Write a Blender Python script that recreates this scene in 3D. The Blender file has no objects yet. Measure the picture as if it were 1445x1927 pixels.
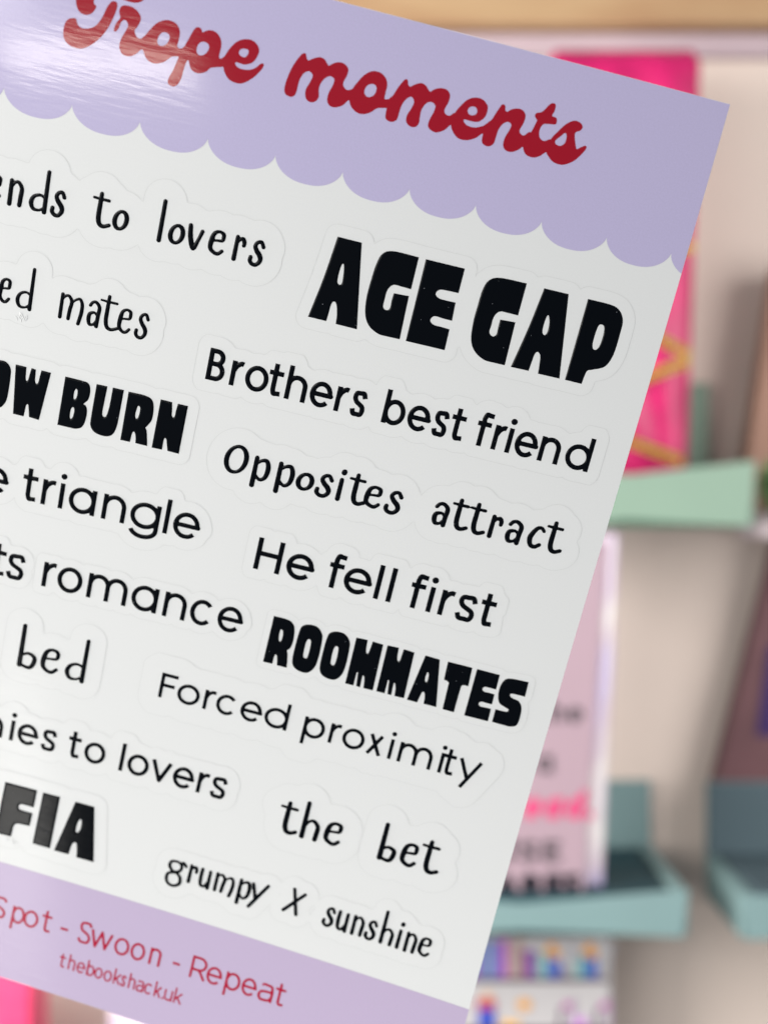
import bpy, math, random
import numpy as np

# ------------------------------------------------------------------ camera, world, lamps, exposure
SC = bpy.context.scene
COL = SC.collection
LENS_PX, CX, CY = 2575.0, 722.5, 963.5          # focal length and centre in photo pixels (1445 x 1927)

cam_data = bpy.data.cameras.new('camera')
cam = bpy.data.objects.new('camera', cam_data)
COL.objects.link(cam)
cam.location = (0, 0, 0)
cam.rotation_euler = (math.radians(90), 0, 0)   # level, looking along +Y
cam_data.sensor_fit = 'VERTICAL'
cam_data.sensor_height = 24.0
cam_data.lens = LENS_PX / 1927.0 * 24.0
cam_data.clip_start = 0.01
cam_data.clip_end = 50
cam_data.dof.use_dof = True
cam_data.dof.focus_distance = 0.2615
cam_data.dof.aperture_fstop = 7.0
SC.camera = cam

world = bpy.data.worlds.new('World')
SC.world = world
world.use_nodes = True
bg = world.node_tree.nodes['Background']
bg.inputs['Color'].default_value = (0.93, 0.96, 1.0, 1)
bg.inputs['Strength'].default_value = 0.28

def lamp(name, loc, target, sx, sy, power, color):
    d = bpy.data.lights.new(name, 'AREA')
    d.shape = 'RECTANGLE'; d.size = sx; d.size_y = sy
    d.energy = power; d.color = color
    o = bpy.data.objects.new(name, d)
    COL.objects.link(o)
    from mathutils import Vector
    o.location = loc
    o.rotation_euler = (Vector(target) - Vector(loc)).to_track_quat('-Z', 'Y').to_euler()
    return o

lamp('window_light', (-0.72, -0.62, 0.04), (0.0, 0.27, 0.0), 0.7, 0.7, 11.4, (1.0, 0.985, 0.955))
lamp('side_window_light', (-0.66, 0.48, 0.06), (0.25, 1.1, -0.16), 0.5, 0.8, 25.0, (1.0, 0.95, 0.90))
lamp('right_fill_light', (0.95, 0.42, 0.12), (0.25, 1.1, -0.1), 0.6, 0.8, 11.0, (1.0, 0.95, 0.93))  # fill lamp added from the right to even out the wall
lamp('glint_light', (-0.213, -0.292, -0.136), (-0.054, 0.244, 0.081), 0.15, 0.018, 0.21, (1.0, 0.93, 0.82))
lamp('low_glint_light', (-0.356, -0.087, -0.433), (-0.08, 0.298, -0.066), 0.035, 0.03, 0.08, (1.0, 0.97, 0.92))

SC.view_settings.view_transform = 'Standard'
SC.view_settings.look = 'None'
SC.view_settings.exposure = 0.0
SC.view_settings.gamma = 1.0
SC.view_settings.use_curve_mapping = False
SC.render.engine = 'CYCLES'
SC.cycles.use_denoising = True
SC.cycles.max_bounces = 8
SC.cycles.sample_clamp_indirect = 4.0

# ------------------------------------------------------------------ helpers
def srgb(r, g, b):
    f = lambda c: (c / 255 / 12.92) if c <= 10.31475 else ((c / 255 + 0.055) / 1.055) ** 2.4
    return (f(r), f(g), f(b), 1.0)

def link_mesh(name, me, parent=None):
    o = bpy.data.objects.new(name, me)
    COL.objects.link(o)
    if parent is not None:
        o.parent = parent
        o.matrix_parent_inverse = parent.matrix_world.inverted()
    return o

def tag(o, label=None, cat=None, group=None, kind=None):
    if label: o['label'] = label
    if cat: o['category'] = cat
    if group: o['group'] = group
    if kind: o['kind'] = kind
    return o

def thing(name, loc, label, cat, group=None):
    from mathutils import Matrix
    o = bpy.data.objects.new(name, None)
    COL.objects.link(o)
    o.empty_display_size = 0.02
    o.location = loc
    o.matrix_world = Matrix.Translation(loc)
    return tag(o, label, cat, group)

def build(name, verts, faces, mats, parent=None, fmat=None, uv=None, smooth=False, bevel=None):
    me = bpy.data.meshes.new(name)
    me.from_pydata([tuple(v) for v in verts], [], [tuple(f) for f in faces])
    if not isinstance(mats, (list, tuple)): mats = [mats]
    for m in mats: me.materials.append(m)
    if fmat is not None: me.polygons.foreach_set('material_index', np.asarray(fmat, dtype=np.int32))
    if smooth: me.polygons.foreach_set('use_smooth', np.ones(len(me.polygons), dtype=bool))
    if uv is not None:
        lay = me.uv_layers.new(name='sheet')
        li = np.empty(len(me.loops), dtype=np.int32); me.loops.foreach_get('vertex_index', li)
        lay.data.foreach_set('uv', np.asarray(uv, dtype=np.float32)[li].ravel())
    me.validate(); me.update()
    o = link_mesh(name, me, parent)
    if bevel:
        b = o.modifiers.new('bevel', 'BEVEL'); b.width = bevel; b.segments = 3; b.limit_method = 'ANGLE'
    return o

# ------------------------------------------------------------------ materials
def mat(name, color, rough=0.5, spec=0.5, metal=0.0, **kw):
    m = bpy.data.materials.new(name); m.use_nodes = True
    nt = m.node_tree; b = nt.nodes['Principled BSDF']
    b.inputs['Base Color'].default_value = color
    b.inputs['Roughness'].default_value = rough
    b.inputs['Specular IOR Level'].default_value = spec
    b.inputs['Metallic'].default_value = metal
    for k, v in kw.items(): b.inputs[k.replace('_', ' ')].default_value = v
    return m, nt, b

def vinyl(name, color, rough, spec, tint=None, speck=False, grain=0.0, streak=0.05, coat=0.5):
    """Printed vinyl: fine horizontal streaks and orange-peel in the gloss, faint print grain, dust specks."""
    m, nt, b = mat(name, color, rough, spec)
    N, Lk = nt.nodes, nt.links
    uv = N.new('ShaderNodeUVMap'); uv.uv_map = 'sheet'
    mp = N.new('ShaderNodeMapping'); mp.inputs['Scale'].default_value = (0.13, 0.85, 1)
    n1 = N.new('ShaderNodeTexNoise'); n1.inputs['Scale'].default_value = 1.0; n1.inputs['Detail'].default_value = 2.5; n1.inputs['Roughness'].default_value = 0.5
    n2 = N.new('ShaderNodeTexNoise'); n2.inputs['Scale'].default_value = 5.0; n2.inputs['Detail'].default_value = 2
    Lk.new(uv.outputs['UV'], mp.inputs['Vector']); Lk.new(mp.outputs['Vector'], n1.inputs['Vector'])
    Lk.new(uv.outputs['UV'], n2.inputs['Vector'])
    mx = N.new('ShaderNodeMath'); mx.operation = 'MULTIPLY_ADD'; mx.inputs[1].default_value = 0.045
    Lk.new(n2.outputs['Fac'], mx.inputs[0]); Lk.new(n1.outputs['Fac'], mx.inputs[2])
    bp = N.new('ShaderNodeBump'); bp.inputs['Strength'].default_value = streak; bp.inputs['Distance'].default_value = 0.0004
    Lk.new(mx.outputs[0], bp.inputs['Height']); Lk.new(bp.outputs['Normal'], b.inputs['Normal'])
    Lk.new(bp.outputs['Normal'], b.inputs['Coat Normal'])
    b.inputs['Coat Weight'].default_value = coat; b.inputs['Coat Roughness'].default_value = 0.11
    if tint: b.inputs['Specular Tint'].default_value = tint
    col = None
    if grain:
        g = N.new('ShaderNodeTexNoise'); g.inputs['Scale'].default_value = 3.2; g.inputs['Detail'].default_value = 3
        Lk.new(uv.outputs['UV'], g.inputs['Vector'])
        hs = N.new('ShaderNodeHueSaturation'); hs.inputs['Color'].default_value = color
        mr = N.new('ShaderNodeMapRange'); mr.inputs[1].default_value = .3; mr.inputs[2].default_value = .7
        mr.inputs[3].default_value = 1 - grain; mr.inputs[4].default_value = 1 + grain
        Lk.new(g.outputs['Fac'], mr.inputs[0]); Lk.new(mr.outputs[0], hs.inputs['Value'])
        Lk.new(hs.outputs['Color'], b.inputs['Base Color']); col = hs.outputs['Color']
    if speck:
        v = N.new('ShaderNodeTexVoronoi'); v.inputs['Scale'].default_value = 0.55
        Lk.new(uv.outputs['UV'], v.inputs['Vector'])
        lt = N.new('ShaderNodeMath'); lt.operation = 'LESS_THAN'; lt.inputs[1].default_value = 0.032
        Lk.new(v.outputs['Distance'], lt.inputs[0])
        mixc = N.new('ShaderNodeMix'); mixc.data_type = 'RGBA'
        mixc.inputs['A'].default_value = color; mixc.inputs['B'].default_value = (0.35, 0.37, 0.4, 1)
        Lk.new(lt.outputs[0], mixc.inputs['Factor']); Lk.new(mixc.outputs['Result'], b.inputs['Base Color'])
    return m

M_WHITE = vinyl('white_vinyl', (0.762, 0.775, 0.777, 1), 0.5, 0.3, grain=0.012, streak=0.05, coat=0.12)
M_STICKER = vinyl('sticker_vinyl', (0.766, 0.779, 0.781, 1), 0.5, 0.3, grain=0.012, streak=0.05, coat=0.12)
M_LILAC = vinyl('lilac_print', (0.51, 0.465, 0.695, 1), 0.5, 0.25, grain=0.035, streak=0.043, coat=0.75)
M_LILAC2 = vinyl('pale_lilac_print', (0.53, 0.44, 0.62, 1), 0.5, 0.25, grain=0.03, streak=0.05, coat=0.15)
M_RED = vinyl('crimson_ink', (0.34, 0.0006, 0.015, 1), 0.5, 0.1, streak=0.048, coat=0.6)
M_RED2 = vinyl('crimson_small_ink', (0.42, 0.002, 0.035, 1), 0.5, 0.2, streak=0.05, coat=0.1)
M_INK = vinyl('black_raised_ink', (0.0006, 0.0016, 0.0035, 1), 0.4, 0.03, speck=True, streak=0.035, coat=0.15)
M_CUT = mat('cut_groove', (0.66, 0.67, 0.67, 1), 0.6, 0.3)[0]

# ------------------------------------------------------------------ the curled sheet surface
# a gently curled A5 sheet; u runs left from the right edge, v runs down from the top edge (millimetres)
POSE = [0.243967, 0.030689, 0.243706, 0.629141, -0.740307, 2.482613, -0.03405, 1.663689, 0.226429, 0.330644, -0.022952, 0.452443]
SHEET_W, SHEET_H = 148.0, 217.0
def _rot(rv):
    th = np.linalg.norm(rv); k = rv / th
    K = np.array([[0, -k[2], k[1]], [k[2], 0, -k[0]], [-k[1], k[0], 0]])
    return np.eye(3) + math.sin(th) * K + (1 - math.cos(th)) * K @ K
ROT = _rot(np.array(POSE[:3])); TR = np.array(POSE[3:6]) * 100.0
def _bow(u, v):
    a = u / 100.0; b = v / 100.0 - 1.0; c = POSE[6:12]
    return 10 * (c[0]*a*a + c[1]*a*b + c[2]*b*b + c[3]*b**3 + c[4]*a*b*b + c[5]*a*a*b)
def _raw(u, v):
    P = np.stack([u, v, -_bow(u, v)], -1) @ ROT.T + TR
    return np.stack([P[..., 0], P[..., 2], -P[..., 1]], -1) * 0.001
def surf(u, v, h=0.0):
    """World point (metres) of sheet position u, v raised h millimetres off the paper."""
    u = np.asarray(u, float); v = np.asarray(v, float)
    e = 0.05
    n = np.cross(_raw(u + e, v) - _raw(u - e, v), _raw(u, v + e) - _raw(u, v - e))
    n /= np.linalg.norm(n, axis=-1, keepdims=True)
    n = np.where(n[..., 1:2] > 0, -n, n)
    return _raw(u, v) + n * (np.asarray(h, float)[..., None] * 0.001)

# ------------------------------------------------------------------ lettering: distance fields turned into meshes
def seg_field(X, Y, pts, rad, cap0, cap1):
    """Distance to a tapered stroke through pts (k,2) with radii rad; butt caps where asked."""
    d = np.full(X.shape, 1e3)
    n = len(pts)
    L = np.concatenate([[0], np.cumsum(np.hypot(*np.diff(pts, axis=0).T))])
    if n == 1:
        return np.hypot(X - pts[0, 0], Y - pts[0, 1]) - rad[0]
    def cut(i_end, i_in):
        t = pts[i_end] - pts[i_in]; t = t / (np.hypot(*t) + 1e-9)
        return (X - pts[i_end, 0]) * t[0] + (Y - pts[i_end, 1]) * t[1]
    c0 = cut(0, 1) if cap0 else None
    c1 = cut(n - 1, n - 2) if cap1 else None
    for i in range(n - 1):
        a, b = pts[i], pts[i + 1]; ab = b - a; q = ab @ ab + 1e-12
        t = np.clip(((X - a[0]) * ab[0] + (Y - a[1]) * ab[1]) / q, 0, 1)
        s = np.hypot(X - a[0] - t * ab[0], Y - a[1] - t * ab[1]) - (rad[i] + t * (rad[i + 1] - rad[i]))
        if cap0 and L[i] < 1.6 * rad[0]: s = np.maximum(s, c0)
        if cap1 and L[-1] - L[i + 1] < 1.6 * rad[-1]: s = np.maximum(s, c1)
        d = np.minimum(d, s)
    return d

def poly_field(X, Y, p):
    d = np.full(X.shape, 1e6); ins = np.zeros(X.shape, bool)
    for a, b in zip(p, np.roll(p, -1, 0)):
        ab = b - a; q = ab @ ab + 1e-12
        t = np.clip(((X - a[0]) * ab[0] + (Y - a[1]) * ab[1]) / q, 0, 1)
        d = np.minimum(d, (X - a[0] - t * ab[0])**2 + (Y - a[1] - t * ab[1])**2)
        if a[1] != b[1]:
            ins ^= ((a[1] > Y) != (b[1] > Y)) & (X < (b[0] - a[0]) * (Y - a[1]) / (b[1] - a[1]) + a[0])
    d = np.sqrt(d)
    return np.where(ins, -d, d)

def crom(P, W=None, closed=False, n=6, corner=None):
    P = np.asarray(P, float); k = len(P)
    if W is not None: P = np.column_stack([P, W])
    out = []
    m = k if closed else k - 1
    for i in range(m):
        p1, p2 = P[i], P[(i + 1) % k]
        c1 = corner is not None and corner[i]; c2 = corner is not None and corner[(i + 1) % k]
        if c1 and c2:
            out.append(p1); continue
        p0 = P[i - 1] if (closed or i > 0) and not c1 else 2 * p1 - p2
        p3 = P[(i + 2) % k] if (closed or i + 2 < k) and not c2 else 2 * p2 - p1
        for t in np.linspace(0, 1, n, endpoint=False):
            out.append(0.5 * (2*p1 + (p2-p0)*t + (2*p0-5*p1+4*p2-p3)*t*t + (3*p1-p0-3*p2+p3)*t**3))
    if not closed: out.append(P[-1])
    return np.array(out)

class Field:
    """A union of strokes and outlines on the sheet, kept as a list of pieces."""
    def __init__(self): self.items = []
    def stroke(self, pts, rad, cap0=False, cap1=False):
        pts = np.asarray(pts, float); rad = np.broadcast_to(np.asarray(rad, float), (len(pts),)).copy()
        lo = pts.min(0) - rad.max(); hi = pts.max(0) + rad.max()
        self.items.append((lo, hi, lambda X, Y: seg_field(X, Y, pts, rad, cap0, cap1)))
    def outline(self, rings):
        r0 = rings[0]
        def f(X, Y):
            d = poly_field(X, Y, r0)
            for h in rings[1:]: d = np.maximum(d, -poly_field(X, Y, h))
            return d
        self.items.append((r0.min(0), r0.max(0), f))
    def grid(self, step, margin):
        lo = np.min([i[0] for i in self.items], 0) - margin - 2 * step
        hi = np.max([i[1] for i in self.items], 0) + margin + 2 * step
        xs = np.arange(lo[0], hi[0] + step, step); ys = np.arange(lo[1], hi[1] + step, step)
        D = np.full((len(ys), len(xs)), margin + 3 * step)
        for a, b, f in self.items:
            i0, i1 = np.searchsorted(xs, [a[0] - margin - 2*step, b[0] + margin + 2*step])
            j0, j1 = np.searchsorted(ys, [a[1] - margin - 2*step, b[1] + margin + 2*step])
            X, Y = np.meshgrid(xs[i0:i1], ys[j0:j1])
            D[j0:j1, i0:i1] = np.minimum(D[j0:j1, i0:i1], f(X, Y))
        return xs, ys, D

def field_mesh(name, xs, ys, D, level, step, mats, parent, hfun):
    """Fill the region D < level with quads, its rim snapped on to the contour."""
    E = D - level
    ins = E < 0
    cell = ins[:-1, :-1] | ins[1:, :-1] | ins[:-1, 1:] | ins[1:, 1:]
    ny, nx = D.shape
    idx = np.arange(ny * nx).reshape(ny, nx)
    q = np.stack([idx[:-1, :-1][cell], idx[:-1, 1:][cell], idx[1:, 1:][cell], idx[1:, :-1][cell]], 1)
    used, inv = np.unique(q, return_inverse=True); q = inv.reshape(q.shape)
    gy, gx = np.gradient(E, step)
    X, Y = np.meshgrid(xs, ys)
    x, y, e = X.ravel()[used].copy(), Y.ravel()[used].copy(), E.ravel()[used].copy()
    gx, gy = gx.ravel()[used], gy.ravel()[used]
    g2 = np.maximum(gx*gx + gy*gy, 0.25)
    out = e > 0
    mx, my = e * gx / g2, e * gy / g2
    cl = np.minimum(1.0, np.abs(e) / np.maximum(np.hypot(mx, my), 1e-9))   # no spikes at cusps
    x[out] -= (mx * cl)[out]; y[out] -= (my * cl)[out]
    e[out] = 0
    return build(name, surf(x, y, hfun(-e)), q[:, ::-1], mats, parent, uv=np.column_stack([x, y]), smooth=True)

def contour_ribbon(name, xs, ys, D, level, width, h, m, parent):
    E = D - level
    segs = []
    def cross(i0, j0, i1, j1):
        a, b = E[j0, i0], E[j1, i1]
        t = a / (a - b)
        return xs[i0] + t * (xs[i1] - xs[i0]), ys[j0] + t * (ys[j1] - ys[j0])
    S = E < 0
    mixed = np.argwhere(~((S[:-1, :-1] == S[1:, :-1]) & (S[:-1, :-1] == S[:-1, 1:]) & (S[:-1, :-1] == S[1:, 1:])))
    for j, i in mixed:
        pts = []
        for (a, b, c, d) in ((i, j, i+1, j), (i+1, j, i+1, j+1), (i+1, j+1, i, j+1), (i, j+1, i, j)):
            if S[b, a] != S[d, c]: pts.append(cross(a, b, c, d))
        for k in range(0, len(pts) - 1, 2): segs.append((pts[k], pts[k+1]))
    s = np.array(segs)
    t = s[:, 1] - s[:, 0]; L = np.hypot(t[:, 0], t[:, 1]) + 1e-9; t = t / L[:, None]
    n = np.column_stack([-t[:, 1], t[:, 0]]) * width / 2
    a, b = s[:, 0] - t * width * .2, s[:, 1] + t * width * .2
    P = np.stack([a - n, b - n, b + n, a + n], 1).reshape(-1, 2)
    hh = np.full(len(P), h) + np.repeat((np.arange(len(s)) % 7) * 0.0012, 4)   # neighbouring pieces never share a plane
    F = np.arange(len(P)).reshape(-1, 4)
    return build(name, surf(P[:, 0], P[:, 1], hh), F, m, parent, uv=P)

# ------------------------------------------------------------------ measured lettering (sheet millimetres)
LINES = {
 'friends to lovers': ('hand', 48.581, 0.00279, 4.4, 7.78, 0.8, 3.6, [
  ('e',-128.32,-125.99), ('n',-124.61,-121.89), ('d',-120.58,-117.22), ('s',-116.58,-113.84), ('t',-107.91,-105.31), ('o',-104.9,-101.89), ('l',-96.28,None), ('o',-94.34,-91.27), ('v',-90.9,-87.79), ('e',-86.68,-83.76), ('r',-82.06,-79.85), ('s',-79.05,-76.24)]),
 'fated mates': ('hand', 67.961, 0.00815, 4.7, 8.11, 0.7, 3.1, [
  ('e',-124.12,-121.83), ('d',-120.7,-117.55), ('m',-112.32,-107.68), ('a',-106.82,-104.49), ('t',-103.5,-101.25), ('e',-100.89,-98.33), ('s',-97.55,-94.95)]),
 'opposites attract': ('hand', 89.27, -0.00225, 4.35, None, 0.88, 3.4, [
  ('O',-75.96,-71.24), ('p',-70.12,-66.74), ('p',-65.28,-61.85), ('o',-61.32,-57.78), ('s',-57.39,-54.04), ('i',-53.07,None), ('t',-50.05,-47.9), ('e',-47.52,-44.23), ('s',-43.41,-40.04), ('a',-33.66,-30.81), ('t',-29.28,-26.77), ('t',-25.79,-23.22), ('r',-22.36,-19.84), ('a',-18.85,-15.92), ('c',-14.49,-11.28), ('t',-10.24,-7.81)]),
 'bed': ('hand', 140.977, -0.01427, 5.55, 9.89, 0.9, 3.5, [
  ('b',-110.13,-106.22), ('e',-105.18,-101.35), ('d',-99.85,-95.58)]),
 'the bet': ('hand', 162.974, -0.01404, 5.1, 8.45, 0.95, 4.0, [
  ('t',-47.79,-44.94), ('h',-43.88,-40.04), ('e',-38.82,-35.22), ('b',-26.88,-23.27), ('e',-22.18,-18.75), ('t',-17.03,-14.01)]),
 'grumpy x sunshine': ('hand', 181.697, 0.00385, 4.14, 7.53, 0.74, 2.6, [
  ('g',-69.85,-65.83), ('r',-65.15,-63.11), ('u',-62.64,-60.09), ('m',-59.21,-54.81), ('p',-53.95,-51.14), ('y',-51.22,-47.51), ('X',-43.5,-39.44), ('s',-34.8,-32.21), ('u',-31.76,-29.26), ('n',-28.36,-25.84), ('s',-25.45,-22.89), ('h',-22.03,-19.26), ('i',-18.44,None), ('n',-16.68,-14.23), ('e',-13.64,-11.08)]),
 'brothers best friend': ('geo', 72.134, 0.00129, 4.93, None, 0.93, 2.4, [
  ('B',-82.64,-79.17), ('r',-78.02,-75.79), ('o',-75.15,-70.65), ('t',-70.0,-66.99), ('h',-67.15,-63.06), ('e',-62.43,-58.08), ('r',-57.37,-55.16), ('s',-54.34,-51.38), ('b',-47.97,-43.68), ('e',-43.16,-38.78), ('s',-38.16,-35.19), ('t',-34.04,-31.24), ('f',-29.07,-27.54), ('r',-26.21,-24.03), ('i',-23.45,None), ('e',-21.88,-17.48), ('n',-16.97,-12.91), ('d',-11.8,-6.81)]),
 'he fell first': ('geo', 107.569, -0.00453, 5.39, None, 1.0, 2.2, [
  ('H',-65.92,-60.57), ('e',-59.49,-53.94), ('f',-50.27,-48.23), ('e',-47.63,-42.08), ('l',-41.13,None), ('l',-38.55,None), ('f',-33.49,-31.44), ('i',-30.3,None), ('r',-27.88,-25.29), ('s',-24.52,-20.45), ('t',-19.0,-15.77)]),
 'love triangle': ('geo', 104.146, -0.01323, 5.42, None, 0.92, 2.4, [
  ('e',-122.43,-117.53), ('t',-113.69,-111.54), ('r',-110.47,-107.89), ('i',-106.89,None), ('a',-104.9,-99.38), ('n',-97.96,-93.16), ('g',-92.22,-86.17), ('l',-85.25,None), ('e',-83.4,-78.04)]),
 'sports romance': ('geo', 121.883, -0.01318, 5.5, None, 0.92, 1.8, [
  ('t',-117.95,-116.04), ('s',-115.43,-111.58), ('r',-107.75,-105.19), ('o',-104.64,-99.4), ('m',-98.25,-89.88), ('a',-88.98,-83.45), ('n',-82.16,-77.41), ('c',-76.57,-71.69), ('e',-70.8,-65.64)]),
 'forced proximity': ('geo', 140.939, -0.00278, 4.47, None, 0.75, 4.2, [
  ('F',-79.6,-76.09), ('o',-75.74,-70.95), ('r',-70.01,-67.69), ('c',-67.32,-62.89), ('e',-62.09,-57.55), ('d',-56.92,-51.85), ('p',-48.55,-43.98), ('r',-42.94,-40.74), ('o',-40.16,-35.48), ('x',-34.68,-31.74), ('i',-30.2,None), ('m',-28.16,-21.01), ('i',-19.48,None), ('t',-18.08,-15.69), ('y',-15.56,-10.83)]),
 'enemies to lovers': ('geo', 160.377, 0.00023, 4.81, None, 0.84, 2.7, [
  ('n',-115.86,-110.85), ('i',-109.27,None), ('e',-107.63,-103.16), ('s',-102.28,-99.0), ('t',-95.64,-93.47), ('o',-92.7,-88.07), ('l',-84.79,None), ('o',-83.09,-78.42), ('v',-77.93,-73.57), ('e',-72.99,-68.45), ('r',-67.57,-65.24), ('s',-64.63,-61.16)]),
 'tagline': ('mont', 202.646, -0.00526, 4.01, None, 0.56, 0, [
  ('S',-106.28,-102.86), ('p',-101.51,-98.54), ('o',-98.73,-95.35), ('t',-93.87,-92.85), ('-',-90.1,-88.35), ('S',-86.0,-83.0), ('w',-83.15,-78.18), ('o',-77.53,-74.12), ('o',-73.75,-70.47), ('n',-69.4,-66.77), ('-',-63.99,-62.39), ('R',-59.94,-56.38), ('e',-56.2,-52.77), ('p',-51.89,-48.51), ('e',-48.14,-44.86), ('a',-44.38,-40.99), ('t',-39.92,-38.69)]),
 'address': ('mont', 209.451, -0.00846, 2.56, None, 0.38, 0, [
  ('t',-88.4,-87.24), ('h',-86.73,-85.11), ('e',-84.73,-82.79), ('b',-82.41,-80.61), ('o',-80.54,-78.67), ('o',-78.42,-76.49), ('k',-76.1,-74.5), ('s',-74.36,-73.23), ('h',-72.61,-71.01), ('a',-70.76,-69.0), ('c',-68.9,-67.04), ('k',-66.59,-65.04), ('.',-64.66,None), ('u',-64.26,-62.37), ('k',-62.01,-60.22)]),
}
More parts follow.
